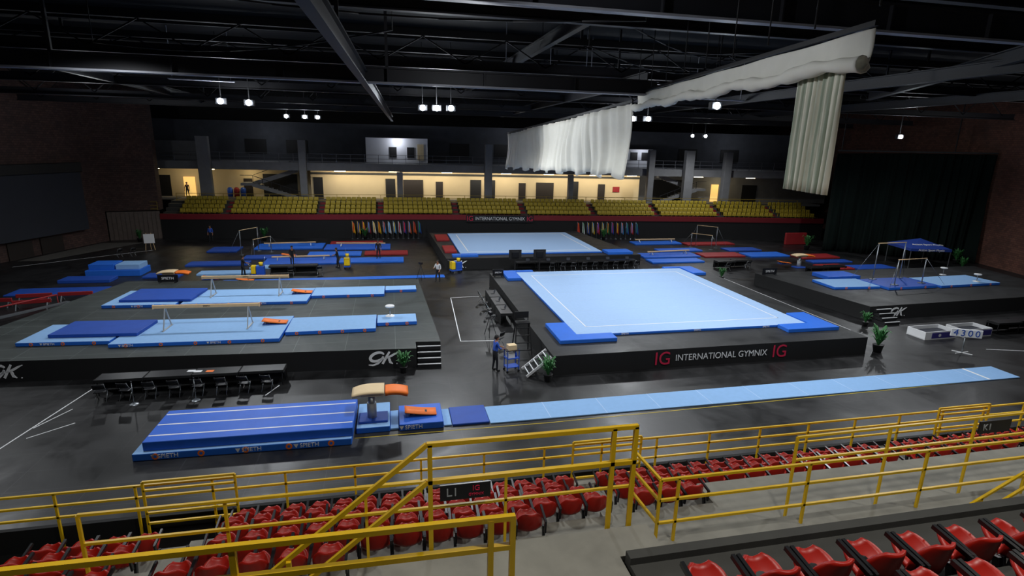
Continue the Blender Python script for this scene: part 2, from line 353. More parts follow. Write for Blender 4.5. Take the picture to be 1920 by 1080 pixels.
# ------------------------------------------------------------ podiums
def podium(name,P,h,mt,label):
    return mk(name,G().prism(P,0.002,h,0,1),[mt,mSkirt],recenter=False,label=label,cat='stage platform')
def logo(parent,x,y,z,s,rot=0):
    g=G();sh=.5
    def st(pts,ws):
        n=len(pts)
        if not isinstance(ws,(list,tuple)): ws=[ws]*n
        P=[Vector((a+sh*b,b)) for a,b in pts];A=[];B=[]
        for i in range(n):
            d=(P[min(i+1,n-1)]-P[max(i-1,0)]).normalized();nn=Vector((-d.y,d.x))*ws[i]/2;A.append(P[i]+nn);B.append(P[i]-nn)
        vs=[(p.x,q,p.y) for q in (-.006,.006) for p in A+B];fs=[]
        for i in range(n-1): fs+= [(i,n+i,n+i+1,i+1),(2*n+i+1,3*n+i+1,3*n+i,2*n+i),(i+1,2*n+i+1,2*n+i,i),(n+i,3*n+i,3*n+i+1,n+i+1)]
        fs+=[(0,2*n,3*n,n),(n-1,2*n-1,4*n-1,3*n-1)];g.add(vs,fs)
    arc=[R(30+330*k/24) for k in range(25)]
    # rounded G bowl flowing into a tail, linked to K
    st([(-.42+.34*math.cos(t),.08+.25*math.sin(t)) for t in arc],[.07+.09*math.sin(3.14*k/24)**.6 for k in range(25)])
    st([(-.10,.10),(-.12,-.12),(-.2,-.30),(-.42,-.40),(-.66,-.37)],[.1,.12,.11,.09,.04])
    st([(-.14,-.06),(.02,-.02),(.18,.03),(.32,.12),(.46,.24),(.62,.33)],[.07,.08,.1,.12,.1,.03])
    st([(.10,.36),(.08,.1),(.06,-.33)],[.1,.13,.12]);st([(.20,.05),(.32,-.1),(.43,-.25),(.62,-.34)],[.08,.14,.14,.04])
    g.cyl((.66,-.006,-.34),(.66,.006,-.34),.035,n=10)
    o=mk('logo_lettering',g,mWhite,parent);o.location=(x,y,z);o.rotation_euler[2]=rot;o.scale=(s,1,s)
pb=podium('stage_platform',[(1.0,26.15),(1.0,27.1),(2.25,27.0),(1.8,40.7),(-18.1,42.4),(-21.3,27.5)],1.0,mPod,'wide black-skirted platform with grey deck under balance beams')
logo(pb,-.55,26.235,.55,.9,R(-3.5));logo(pb,-17.0,27.23,.5,.9,R(-3.5))
pf=podium('stage_platform',[(7.4,24.1),(25.4,24.2),(25.4,42),(7.4,42.1)],1.0,mPodB,'square black platform with dark skirt under floor carpet')
text('IG',.98,mMag,pf,(13.15,24.1,.5),sx=.95);text('INTERNATIONAL GYMNIX',.48,mWhite,pf,(16.5,24.12,.5),sx=.92);text('IG',.98,mMag,pf,(19.9,24.14,.5),sx=.95)
pk=podium('stage_platform',[(4.6,48),(23,48.2),(21.5,63),(4.1,62.8)],1.0,mPodB,'black platform under warm-up floor carpet')
logo(pk,5.7,47.97,.5,.9)
pr_=podium('stage_platform',[(30.7,29.5),(50,30.4),(52,40),(29.2,39.6)],1.0,mPodB,'black platform under uneven bars mats')
logo(pr_,33.1,29.58,.52,.85,R(2.7));logo(pr_,46.5,30.2,.5,.7,R(2.7))
def steps(loc,rot,w,label,n=4,d=.25,h=.22):
    e=thing('platform_steps',label,'steps',loc,rot)
    for k in range(n):
        s_=mk('step',G().box(-w/2,w/2,k*d,n*d,k*h,(k+1)*h-.03),mBlack,e);mk('nosing',G().box(-w/2,w/2,k*d-.02,k*d+.03,(k+1)*h-.035,(k+1)*h),mWhite,s_)
    return e
steps((1.62,26.0,0),R(-3),1.15,'black steps with white nosings against platform')
steps((31.6,28.5,0),R(2.7),1.2,'black steps with white nosings beside corner platform')
e=thing('portable_stairs','white-edged portable stairs leaning to platform side','stairs',(6.1,24.55,0),R(-90))
for sx in (-.5,.5): mk('stringer',G().bar((sx,0,.05),(sx,1.2,1.0),.05,.12),mWhite,e)
for k in range(5): s_=mk('tread',G().box(-.5,.5,.12+.22*k,.34+.22*k,.14+.19*k,.18+.19*k),mDark,e);mk('nosing',G().box(-.5,.5,.10+.22*k,.14+.22*k,.14+.19*k,.19+.19*k),mWhite,s_)
# ------------------------------------------------------------ mats
def mat(x0,x1,y0,y1,z0,z1,m,label,rot=0,dots=0,sp=None,stripes=0,name='gym_mat',side=None):
    cx,cy=(x0+x1)/2,(y0+y1)/2;w,d=(x1-x0)/2,(y1-y0)/2
    gg=G().prism([(-w,-d),(w,-d),(w,d),(-w,d)],0,z1-z0,0,1)
    o=mk(name,gg,[m,side or m],loc=(cx,cy,z0),rot=rot,label=label,cat='gym mat',bevel=min(.03,(z1-z0)/4))
    h=z1-z0
    for k in range(dots):
        x=-w+2*w*(k+.5)/dots
        mk('round_badge',G().cyl((x,-d-.012,h/2),(x,-d+.01,h/2),min(.13,h*.42),n=16).cyl((x,-d-.016,h/2),(x,-d+.01,h/2),min(.06,h*.2),n=12,m=1),[mOr,side or m],o)
    for x in (sp or []):
        sz=min(.26,h*.95)*.85;text('SPIETH',sz,mWhite,o,(x,-d-.01,h/2))
        mk('logo_triangle',G().add([(x-sz*2.5,-d-.012,h/2+sz*.35),(x-sz*1.7,-d-.012,h/2+sz*.35),(x-sz*2.1,-d-.012,h/2-sz*.38)],[(0,2,1)]),mWhite,o)
    for k in range(stripes):
        y=-d+2*d*(k+.55)/stripes;mk('stripe',G().box(-w+.05,w-.05,y-.035,y+.035,h-.003,h+.004),mWhite,o)
    return o
rb=R(-4)
mat(-16.6,-12.6,35.3,38.7,1.0,1.2,mLB2,'light blue landing mat base beside balance beam',rb,3,[0],side=mMB)
mat(-15.9,-11.9,35.8,38.5,1.2,1.36,mNav,'royal blue soft mat laid on light blue mat',rb)
mat(-12.4,-5.2,35.1,38.4,1.0,1.19,mLB2,'light blue mat under balance beam',R(-2.5),4,[-2.0,1],side=mMB)
mat(-5.15,-.6,36.1,38.2,1.0,1.2,mLB2,'light blue mat extension with orange badges',R(-1),3,[],side=mMB)
mat(-.55,1.5,37.0,38.1,1.0,1.2,mLB2,'short light blue mat at platform edge',0,1,[],side=mMB)
mat(-17.5,-13.4,29.0,31.8,1.0,1.2,mLB2,'light blue landing mat base on grey deck',rb,3,[-.6],side=mMB)
mat(-16.4,-12.4,29.5,31.7,1.205,1.38,mNav,'deep blue soft mat laid on base mat',rb)
mat(-13.3,-5.6,28.2,32.0,1.0,1.2,mLB2,'large light blue mat under near balance beam',R(-2),5,[-3,.9],side=mMB)
mat(-5.55,-1.0,29.0,31.5,1.0,1.2,mLB2,'light blue mat extension on grey deck',0,4,[],side=mMB)
mat(-.95,1.2,29.9,31.4,1.0,1.2,mLB2,'short light blue mat near white stool',0,2,[],side=mMB)
e=mat(9.4,23.4,26.5,41.5,1.0,1.15,mLB,'square light blue floor exercise carpet with white border',0,0,None,name='floor_carpet',side=mMB)
for (x0,x1,y0,y1) in [(-6.1,6,-6.3,-6.24),(-6.1,6,6.2,6.26),(-6.1,-6.04,-6.3,6.26),(5.94,6,-6.3,6.26)]: mk('boundary_line',G().box(x0,x1,y0,y1,.148,.156),mWhite,e)
mSeam=M('carpet_seam_pale','#aac4e6',.9)
for k in range(1,7): mk('seam',G().box(-6.95,6.95,-7.4+2.1*k,-7.37+2.1*k,.148,.153),mSeam,e)
for x in (-4.3,0,4.3): text('SPIETH',.14,mWhite,e,(x,-7.51,.075))
for P in ([(8.2,25.6),(11.3,25.6),(11.3,26.45),(9.35,26.45),(9.35,28.5),(8.2,28.5)],[(24.7,25.5),(24.7,28.4),(23.45,28.4),(23.45,26.45),(21.4,26.45),(21.4,25.5)],[(8.3,41.9),(8.3,39.3),(9.35,39.3),(9.35,41.55),(10.8,41.55),(10.8,41.9)],[(24.6,41.9),(24.6,39.4),(23.45,39.4),(23.45,41.55),(22,41.55),(22,41.9)]):
    mk('corner_pad',G().prism(P,1.0,1.22),mMB,label='bright blue L-shaped corner pad around floor carpet',cat='gym mat',group='floor carpet corner pads',bevel=.03)
e=mat(6,19.6,49.4,61.3,1.0,1.15,mLB,'light blue warm-up floor carpet with white border',0,0,None,name='floor_carpet',side=mMB)
for (x0,x1,y0,y1) in [(-6,6,-5.1,-5.0),(-6,6,4.9,5.0),(-6,-5.9,-5.1,5.0),(5.9,6,-5.1,5.0)]: mk('boundary_line',G().box(x0,x1,y0,y1,.148,.156),mWhite,e)
mat(4.7,5.8,50.5,53.6,1.0,1.2,mRed,'red mat on edge of black platform');mat(4.5,5.8,57,60.5,1.0,1.2,mRed,'red mat on edge of black platform')
mat(19.8,22.3,48.4,50,1.0,1.25,mMB,'bright blue corner pad of warm-up carpet')
mat(5.2,7.5,48.5,49.3,1.0,1.2,mMB,'bright blue corner pad of warm-up carpet')
mat(31.8,35.6,33.7,36.2,1.0,1.2,mLB2,'light blue mat under uneven bars',R(-3),2,[],side=mMB)
mat(35.75,40.3,33.2,36.0,1.0,1.2,mNav,'royal blue mat under uneven bars',R(2),2,[],side=mMB)
mat(40.5,46.5,33.3,36.0,1.0,1.2,mLB2,'light blue landing mat beyond uneven bars',R(3),3,[],side=mMB)
mat(33.5,36.5,36.5,38.3,1.0,1.3,mDB,'thick royal blue mat on platform')
e=mat(3.6,30.7,19.95,21.4,0.0,.05,mLB2,'long light blue vault runway carpet on black floor',R(.5),0,None,name='vault_runway')
mk('end_marker',G().box(11.6,11.72,-.7,.7,.045,.058),mWhite,e)
for k in range(1,11): mk('seam',G().box(-13.5+2.45*k,-13.47+2.45*k,-.72,.72,.045,.052),mSeam,e)
mat(2.1,3.58,19.9,21.4,0,.09,mNav,'dark blue mat joined to vault runway')
mat(1.77,2.08,19.95,21.35,0,.06,mLB2,'narrow light blue filler mat in runway')
mat(.05,1.75,19.85,21.5,0,.28,mDB,'royal blue safety collar around springboard',sp=[-.3])
mat(-1.55,-.3,19.9,22.0,0,.24,mLB2,'light blue mat beneath vault table',side=mMB)
mat(-.29,.04,20.0,21.5,0,.08,mLB2,'thin light blue filler mat strip')
mat(-8.9,-1.65,19.2,21.8,0,.27,mLB2,'light blue base landing mat with orange badges',R(-1),5,[-2.5,.2,2.15],side=mMB)
mat(-8.6,-1.6,19.35,21.75,.27,.62,mDB,'thick royal blue vault landing mat with white stripes',R(-1),stripes=3,name='landing_mat')
def springboard(loc,rot,label):
    e=thing('springboard',label,'springboard',loc,rot,'orange springboards')
    f=lambda u,v:(.62*(2*u-1),.3*(2*v-1),.06+.17*(1-(u))**1.5)
    mk('board_top',G().shell(lambda u,v:f(u,v),10,2,.035),mOr,e)
    mk('base',G().box(-.6,.6,-.28,.28,0,.03),mNav,e)
    for x in (-.45,-.25):
        for y in (-.18,.18): mk('spring',G().cyl((x,y,.03),(x,y,.16),.035),mMetal,e)
    mk('stripe',G().box(.05,.25,-.1,.1,.085,.115),mBlack,e)
springboard((.9,20.65,.28),0,'orange springboard on royal blue safety collar')
springboard((-5.8,36.9,1.2),0,'orange springboard on light blue beam mat')
springboard((-6.3,30.6,1.2),0,'orange springboard on light blue beam mat')
springboard((-11.3,45.65,.04),0,'orange springboard on blue runway')
springboard((-14.1,46.8,.0),0,'orange springboard on dark floor')
springboard((38.0,47.3,.0),0,'orange springboard near red and blue mats')
springboard((-9.6,54.9,.17),0,'orange springboard on distant blue mat')
def vault(loc,rot,label):
    e=thing('vault_table',label,'vault table',loc,rot)
    def top(u,v):
        x=-.8+1.2*u;yy=2*v-1
        return (x,.46*yy*(1-.12*(1-u)**3),1.27+.02*math.sin(u*3)-.03*yy*yy*yy*yy-.10*(1-u)**4)
    mk('top_pad',G().shell(top,12,8,.09),mCream,e)
    mk('under_pad',G().prism([(-.5,-.3),(.38,-.36),(.38,.36),(-.5,.3)],1.06,1.22),mCream,e,bevel=.06)
    def nose(u,v):
        yy=2*v-1;return (.43+.86*u,.36*yy*(1-.06*u),1.19-.10*u*u+.03*math.sin(3.1*u)-.02*yy**4)
    mk('nose_pad',G().shell(nose,10,6,.15),mOr,e)
    mk('pedestal',G().cyl((-.1,0,.1),(-.1,0,1.08),.13,n=16),mMetal,e);mk('sleeve',G().cyl((-.1,0,.1),(-.1,0,.7),.18,n=16),mLegG,e)
    mk('base',G().box(-.6,.5,-.4,.4,0,.1),mNav,e,bevel=.02)
vault((-.88,20.6,.24),0,'cream and orange vault table on pedestal by landing mat')
vault((-16.0,44.2,0),0,'cream and orange vault table on far runway')
vault((38.2,45.4,0),0,'cream and orange vault table beyond corner platform')
def beam(loc,rot,label):
    e=thing('balance_beam',label,'balance beam',loc,rot)
    s_=mk('beam_body',G().prism([(-2.55,-.06),(2.55,-.06),(2.55,.06),(-2.55,.06)],1.08,1.25),mWood,e,bevel=.02)
    text('SPIETH',.11,mBlack,s_,(0,-.066,1.165))
    for s in (-1,1):
        mk('leg',G().bar((s*2.0,-.5,.03),(s*2.0,-.04,1.08),.045,.06).bar((s*2.0,.5,.03),(s*2.0,.04,1.08),.045,.06).box(s*2.0-.04,s*2.0+.04,-.6,.6,0.005,.04),mLegG,e)
        mk('end_cap',G().box(s*2.55-.02,s*2.55+.02,-.07,.07,1.06,1.26),mWood,e)
beam((-9.5,30.4,1.2),R(-2),'tan balance beam on splayed pale legs')
beam((-9.1,36.9,1.2),R(-2),'tan balance beam on splayed pale legs')
def lowbeam(x,y,r):
    e=thing('low_balance_beam','low practice balance beam on warm-up floor','balance beam',(x,y,.17),r,'low practice beams')
    mk('beam_body',G().box(-2.5,2.5,-.06,.06,.28,.4),mWood,e,bevel=.02)
    for s in (-2,2): mk('leg',G().bar((s,-.3,0.03),(s,0,.3),.06).bar((s,.3,0.03),(s,0,.3),.06),mLegG,e)
lowbeam(-10.3,60.3,.1);lowbeam(-3.2,59.5,-.1);lowbeam(-8.2,52.9,.05);lowbeam(30,59.4,0);lowbeam(28,52.2,.1)
def bars(loc,rot,label,s=1):
    e=thing('uneven_bars',label,'uneven bars',loc,rot);e.scale=(s,s,s)
    for y,h in ((-.8,1.7),(.8,2.5)):
        for x in (-1.2,1.2):
            mk('upright',G().cyl((x,y,0),(x,y,h),.035).box(x-.2,x+.2,y-.15,y+.15,0,.05),mMetal,e)
            mk('guy_cable',G().cyl((x,y,h),(x*2.0,y*1.8,0),.01,n=5),mMetal,e)
        mk('bar',G().cyl((-1.25,y,h),(1.25,y,h),.03),mWood,e)
bars((38.2,34.8,1.2),R(5),'uneven bars with steel uprights on blue mats',1.15)
bars((-12.9,57.2,.0),R(60),'uneven bars with steel uprights on distant floor',.95)
bars((34.4,56.3,.0),R(-50),'uneven bars with steel uprights on distant floor',.95)
DM=[(-13.6,-7,59,62,mMB),(-6.8,-.2,58.2,61,mDB),(-11.3,-5,51.4,54,mDB),(-4.8,1,51.6,53.6,mMB),(-13.5,-9,54.2,55.8,mNav),(-8,-3,55,57,mMB),(-2.7,1.5,55.2,57.0,mRed),(-12,-8,50,51.1,mLB2),(-17.6,-14.9,58,60.5,mNav),(-17.5,-12.5,51.6,53.2,mNav),(-6.5,-1,61.6,63,mRed),(-15.5,-11.5,47.9,49.2,mLB2),
(27.2,33,58.5,60.3,mMB),(33.2,39.3,57.6,59.2,mRed),(24.8,31,51,53.2,mDB),(31.4,36,50.7,52.8,mRed),(36.4,41,50.3,52.5,mMB),(28,33,54,55.6,mDB),(36.0,40,53.6,55.4,mNav),(40.2,43,43.8,46.0,mRed),(43.2,47.5,43.5,45.3,mNav),(41,45.5,46.8,48,mNav),(41.5,46,49,51,mRed),(24.5,30,48.5,50.2,mMB),
(-23.6,-19.7,48.5,50.5,mMB),(-24.5,-21.0,46.4,47.8,mNav),(-19.2,-16.6,47.4,48.8,mNav)]
for x0,x1,y0,y1,m in DM:
    nm={mRed:'red',mNav:'deep blue',mLB2:'light blue',mDB:'royal blue'}.get(m,'bright blue')
    mat(x0,x1,y0,y1,0,.16 if x0>-19.5 else (.5 if y0==48.5 else .25),m,nm+' gym mat lying on dark warm-up floor',random.uniform(-.02,.02))
mat(-23.4,-21.6,48.7,50.3,.5,.95,mMB,'bright blue crash mat stacked on another');mat(-21.5,-19.8,48.7,50.3,.5,.9,mLB2,'light blue crash mat stacked on another')
mat(-13,4.2,45.2,46.1,0,.04,mMB,'long narrow blue runway across dark floor',name='vault_runway')
mat(-26,-20.2,42.9,44.8,0,.1,mNav,'dark blue mat beside red barriers')
mk('crash_mat',G().box(45.8,48.6,57.3,57.6,0,1.4),mRed,label='red crash mat standing upright near green curtain',cat='gym mat',bevel=.05)
# ------------------------------------------------------------ floor lines
def fl(name,P,w=.05,m=mWhite):
    g=G()
    for a,b in zip(P,P[1:]): g.bar((a[0],a[1],.003),(b[0],b[1],.003),w,.006)
    mk(name,g,m,label='painted court line on black floor' if m==mWhite else 'yellow tape line along vault runway',cat='floor marking')
fl('floor_marking',[(-13.0,26.3),(-13.9,20.0)]);fl('floor_marking',[(4.0,38.8),(6.2,38.95)]);fl('floor_marking',[(4.0,38.8),(3.6,29.6),(5.6,29.4)])
fl('floor_marking',[(-13.5,22.4),(-12.9,23.9)],.04);fl('floor_marking',[(-13.3,21.6),(-12.2,22.6)],.04);fl('floor_marking',[(33.3,23.8),(38,22.4)]);fl('floor_marking',[(-5.2,25.0),(-5.6,24.0)]);fl('floor_marking',[(28,28),(28,42)]);fl('floor_marking',[(-31,53),(-23,60)])
mYT=M('yellow_tape','#b59d22',.6);fl('floor_tape',[(-1.6,19.6),(6,19.55),(30.8,20.15)],.04,mYT)
# ------------------------------------------------------------ furniture
def table(w,d,label,grp='black cloth tables'):
    e=thing('folding_table',label,'table',(0,-90,0),0,grp)
    mk('tabletop',G().box(-w/2,w/2,-d/2,d/2,.71,.75),mBlackP,e,bevel=.01)
    mk('tablecloth',G().box(-w/2-.01,w/2+.01,d/2-.01,d/2+.01,.05,.755).box(-w/2-.01,w/2+.01,-d/2-.01,-d/2+.01,.64,.755).box(-w/2-.01,-w/2+.01,-d/2,d/2,.6,.755).box(w/2-.01,w/2+.01,-d/2,d/2,.6,.755),mSkirt,e)
    for sx in (-1,1):
        for sy in (-1,1): mk('leg',G().cyl((sx*(w/2-.08),sy*(d/2-.08),0),(sx*(w/2-.08),sy*(d/2-.08),.71),.02,n=6),mDark,e)
    kids(e);return e
T=table(1.85,.75,'black folding table with short black cloth');used=[]
def put(t,loc,rot=0,label=None):
    if id(t) not in used: used.append(id(t));t.location=loc;t.rotation_euler[2]=rot;return t
    return inst(t,loc,rot,label)
for k in range(4): put(T,(-11.6+1.9*k,25.35,0),R(-1))
for k in range(3): put(T,(6.75,33.0+1.95*k,0),R(90))
for x,y in ((-9.0,47.9),(-7.1,48.0),(30.4,45.8),(32.3,46.1),(37.6,42.4),(39.6,42.6),(37.6,26.2),(39.5,26.4)): put(T,(x,y,0))
for k in range(6): put(T,(11.6+1.9*k,47.35,0))
C=thing('folding_chair','black folding chair beside judging table','chair',(0,-90,0),0,'black judging chairs')
mk('seat',G().shell(lambda u,v:(.21*(2*u-1),.2*(2*v-1),.45-.015*math.sin(math.pi*v)),4,4,.03),mBlackP,C)
mk('backrest',G().shell(lambda u,v:(.21*(2*u-1),-.22-.06*v-.03*(1-(2*u-1)**2),.62+.22*v),6,2,.02),mBlackP,C)
for sx in (-1,1):
    mk('leg',G().cyl((sx*.2,-.26,.84),(sx*.2,.2,0),.012,n=6),mMetal,C);mk('leg',G().cyl((sx*.2,.12,.45),(sx*.2,-.22,0),.012,n=6),mMetal,C)
kids(C)
for k in range(8): put(C,(-12.1+.93*k,24.55,0),R(random.uniform(-12,12)))
for k in range(4): put(C,(6.05,32.8+1.5*k,0),R(-90))
for k in range(9): put(C,(13.8+1.0*k,46.5,0),R(random.uniform(-8,8)))
for x,y,r in ((-5.9,47.1,0),(-8.2,47.2,10),(5.6,28.6,40),(30.2,45.0,0),(32.4,45.2,0),(-24.5,56.5,60),(-23.6,57.0,60)): put(C,(x,y,0),R(r))
for x,y,c,lb in ((-8.6,25.35,mWhite,'white paper sheets on black table'),(-8.1,25.3,mOr,'orange leaflet on black table'),(-8.9,25.45,mWhite,'white paper sheets on black table')):
    mk('paper_sheet',G().prism([(-.16,-.1),(.15,-.12),(.17,.1),(-.14,.11)],.758,.765),c,loc=(x,y,0),label=lb,cat='paper')
def tripod(x,y,s=1.):
    e=thing('camera_tripod','black video camera on slim tripod by platform','camera tripod',(x,y,0),random.uniform(0,1),'camera tripods')
    for k in range(3): an=k*2.094;mk('leg',G().cyl((.4*math.cos(an),.4*math.sin(an),0),(0,0,1.25),.018,n=6),mBlackP,e)
    b_=mk('camera_body',G().box(-.09,.09,-.16,.16,1.28,1.46),mBlackP,e,bevel=.02);mk('lens',G().cyl((0,.16,1.37),(0,.28,1.37),.05,n=12),mBlack,b_);mk('pan_head',G().cyl((0,0,1.2),(0,0,1.28),.04,n=10),mDark,e)
tripod(5.4,30.3);tripod(2.2,44.6)
def laptop(x,y,z,r):
    e=thing('laptop','open black laptop on black judging table','laptop',(x,y,z),r,'laptops on tables')
    mk('keyboard_base',G().box(-.17,.17,-.12,.12,0,.02),mBlackP,e);mk('screen',G().bar((0,.12,.02),(0,.2,.24),.34,.015),mDull,e)
for k in range(3): laptop(6.7,33.1+1.9*k,.757,R(-90))
for k in range(6): laptop(11.8+1.9*k,47.3,.757,0)
for x in (10.4,12.6):
    e=thing('display_monitor','large black monitor on stand seen from behind','monitor',(x,46.4,0),0,'black monitors')
    mk('screen',G().box(-.55,.55,-.06,.06,1.15,2.0),mDark,e,bevel=.02);mk('back_panel',G().box(-.3,.3,-.12,-.05,1.3,1.85),mBlackP,e,bevel=.02)
    mk('stand',G().bar((0,0,0),(0,0,1.4),.1).box(-.4,.4,-.25,.25,0,.06),mDark,e)
def stool(loc,label):
    e=thing('round_stool',label,'stool',loc)
    mk('seat',G().rev([(0,.62),(.24,.62),(.27,.58),(.24,.52),(0,.51)]),mWhite,e);mk('pole',G().cyl((0,0,.04),(0,0,.52),.03),mMetal,e);mk('base',G().rev([(0,.06),(.2,.04),(.26,.0)]),mWhite,e)
stool((-.25,31.1,1.2),'white round stool on blue mat');stool((44.9,34.0,1.2),'white round stool at end of blue mat');stool((45.4,37.2,1.0),'white round stool beside mats')
for x in (-10.7,-8.35):
    e=thing('barrier_stanchion','slim metal barrier stanchion with round base','stanchion',(x,24.0,0),group='metal stanchions')
    mk('base',G().rev([(0,.04),(.12,.035),(.17,0)]),mMetal,e);mk('pole',G().cyl((0,0,.03),(0,0,.98),.018),mMetal,e);mk('cap',G().rev([(0,1.04),(.04,1.02),(.035,.96)],n=10),mBlackP,e)
P0=thing('potted_palm','leafy green palm in black pot beside platform','plant',(0,-90,0),0,'potted palms')
mk('pot',G().rev([(0,.0),(.16,0),(.22,.35),(.24,.37),(.2,.36),(0,.33)],n=16),mPot,P0)
a=G()
for k in range(44):
    an=k*2.4;ln=random.uniform(.25,.55);ht=random.uniform(.35,.9);w=random.uniform(.03,.055)
    pts=[]
    for j in range(6):
        t=j/5;r=.03+ln*t;z=.33+ht*math.sin(t*2.0)*1.0;ww=w*math.sin(math.pi*min(1,t*.9+.08))
        pts.append(((r*math.cos(an)-ww*math.sin(an),r*math.sin(an)+ww*math.cos(an),z),(r*math.cos(an)+ww*math.sin(an),r*math.sin(an)-ww*math.cos(an),z)))
    a.add([q for p in pts for q in p],[(2*j,2*j+1,2*j+3,2*j+2) for j in range(5)],0,True)
mk('foliage',a,mLeaf,P0);kids(P0)
for x,y,z,s in ((.35,25.6,0,.9),(7.0,23.5,0,1.0),(26.4,24.4,0,1.25),(27.4,41.5,0,.9),(29.6,28.6,0,.8),(-13.7,64.8,0,1.2),(-3,64.8,0,1.1),(46.0,54.0,0,1.4),(56.3,45.1,0,1.3),(53.6,42.2,0,1.1),(24.8,62.4,0,1.1),(-26,65,0,1.1)):
    o=put(P0,(x,y,z),random.uniform(0,6));o.scale=(s,s,s)
def ccart(loc,rot,label):
    e=thing('cleaning_cart',label,'cart',loc,rot)
    mk('tray',G().box(-.5,.5,-.28,.28,.18,.3),mBluP,e,bevel=.03);mk('cabinet',G().box(-.1,.5,-.26,.26,.3,.95),mBluP,e,bevel=.03)
    mk('waste_bag',G().prism([(-.5,-.24),(-.14,-.26),(-.14,.26),(-.5,.24)],.34,1.0),mYelP,e,bevel=.05)
    mk('handle',G().cyl((-.5,-.25,1.0),(-.66,-.25,1.12),.02).cyl((-.5,.25,1.0),(-.66,.25,1.12),.02).cyl((-.66,-.25,1.12),(-.66,.25,1.12),.02),mMetal,e)
    mk('bucket',G().rev([(0,.95),(.13,.96),(.17,1.25),(.15,1.25),(.12,1.0)],(.25,0,0),14),mYelP,e)
    mk('mop_handle',G().cyl((.4,.1,.9),(.55,.15,1.7),.015),mMetal,e)
    for sx in (-.4,.4):
        for sy in (-.22,.22): mk('wheel',G().cyl((sx,sy-.03,.09),(sx,sy+.03,.09),.09,n=12),mBlackP,e)
ccart((-10.6,46.9,0),0,'blue and yellow cleaning cart on dark floor');ccart((5.3,46.9,0),R(20),'yellow and blue cleaning cart beside platform');ccart((-3.9,49.6,0),R(90),'yellow cleaning cart beside black table')
e=thing('equipment_cart','blue-framed rolling cart piled with white boxes','cart',(5.55,25.0,0),R(10))
for sx in (-.3,.3):
    for sy in (-.22,.22): mk('leg',G().bar((sx,sy,.1),(sx,sy,1.15),.035),mBluP,e);mk('wheel',G().cyl((sx,sy-.02,.06),(sx,sy+.02,.06),.06,n=10),mBlackP,e)
for z in (.25,.7,1.1): mk('shelf',G().box(-.33,.33,-.25,.25,z,z+.03),mBluP if z<1 else mBlackP,e)
mk('storage_box',G().box(-.22,.2,-.18,.18,1.13,1.38),mCream,e,bevel=.01);mk('storage_box',G().box(-.25,.1,-.18,.15,.73,.95),mWhite,e,bevel=.01);mk('spray_bottle',G().rev([(0,.73),(.06,.73),(.06,.9),(.02,.95),(.02,1.0),(0,1.0)],(.22,0,0),10),mBluP,e)
e=thing('tall_folding_frame','tall black umpire chair frame beside platform','high chair',(6.6,27.3,0),0)
for sx in (-.35,.35):
    mk('leg',G().bar((sx*1.3,-.45,0),(sx,-.1,1.7),.05),mBlack,e);mk('leg',G().bar((sx*1.3,.45,0),(sx,.1,1.7),.05),mBlack,e)
for k in range(4): mk('rung',G().bar((-.42+.03*k,-.4+.09*k,.3+.38*k),(.42-.03*k,-.4+.09*k,.3+.38*k),.05,.04),mBlack,e)
mk('seat',G().box(-.38,.38,-.25,.25,1.7,1.76),mBlack,e,bevel=.02);mk('backrest',G().box(-.38,.38,.2,.26,1.9,2.25).bar((-.35,.23,1.7),(-.35,.23,2.2),.04).bar((.35,.23,1.7),(.35,.23,2.2),.04),mBlack,e)
for x,y,z,r in ((-15.3,41.7,1,-3),(7.85,40.9,1.0,0),(30.0,38.9,1.0,0)):
    e=thing('advertising_board','small black advertising board with white lettering','sign',(x,y,z),R(r),'black advertising boards')
    w=.65 if x!=7.85 else .42
    p_=mk('panel',G().box(-w,w,-.03,.03,.05,.55),mBlackP,e);mk('foot',G().box(-w+.1,-w+.2,-.2,.2,0,.05),mDark,e);mk('foot',G().box(w-.2,w-.1,-.2,.2,0,.05),mDark,e);text('SPIETH',w*.4,mWhite,p_,(0,-.04,.3))
for x0,w in ((31.0,2.4),(33.9,2.2)):
    e=thing('equipment_crate','open white crate with purple printed side','crate',(x0+w/2,26.3,0),R(2),'white equipment crates')
    a=G().box(-w/2,w/2,-.6,-.56,0,.5).box(-w/2,w/2,.56,.6,0,.5).box(-w/2,-w/2+.04,-.56,.56,0,.5).box(w/2-.04,w/2,-.56,.56,0,.5).box(-w/2,w/2,-.56,.56,0,.05)
    mk('crate_body',a,mWhite,e);mk('print_panel',G().prism([(-w/2+.5,-.615),(w/2-.05,-.615),(w/2-.05,-.6),(-w/2+.5,-.6)],.08,.42),mPurp,e);mk('print_mark',G().cyl((-.1,-.62,.25),(-.1,-.6,.25),.1,n=12),mWhite,e);mk('content_lining',G().box(-w/2+.1,w/2-.1,-.5,.5,.05,.3),mDull,e)
e=thing('score_display','white number display panel on tripod stand','scoreboard',(31.2,23.5,0),R(-28))
p_=mk('display_panel',G().box(-.75,.75,-.05,.05,.95,1.4),mWhite,e,bevel=.02);mk('pole',G().cyl((0,.03,.05),(0,.03,1.0),.03),mMetal,e)
mk('foot',G().bar((-.4,-.25,.03),(.4,.25,.03),.04).bar((-.4,.25,.03),(.4,-.25,.03),.04),mWhite,e)
for i,c in enumerate('4300'): text(c,.5,mNav,p_,(-.52+.345*i,-.06,1.175),name='digit')
e=thing('canopy_tent','royal blue pop-up canopy tent on steel legs','tent',(51.2,45.0,0),R(-15))
w=1.9;a=G();a.add([(-w,-w,2.0),(w,-w,2.0),(w,w,2.0),(-w,w,2.0),(0,0,2.75),(-w,-w,1.75),(w,-w,1.75),(w,w,1.75),(-w,w,1.75)],[(0,1,4),(1,2,4),(2,3,4),(3,0,4),(5,6,1,0),(6,7,2,1),(7,8,3,2),(8,5,0,3)])
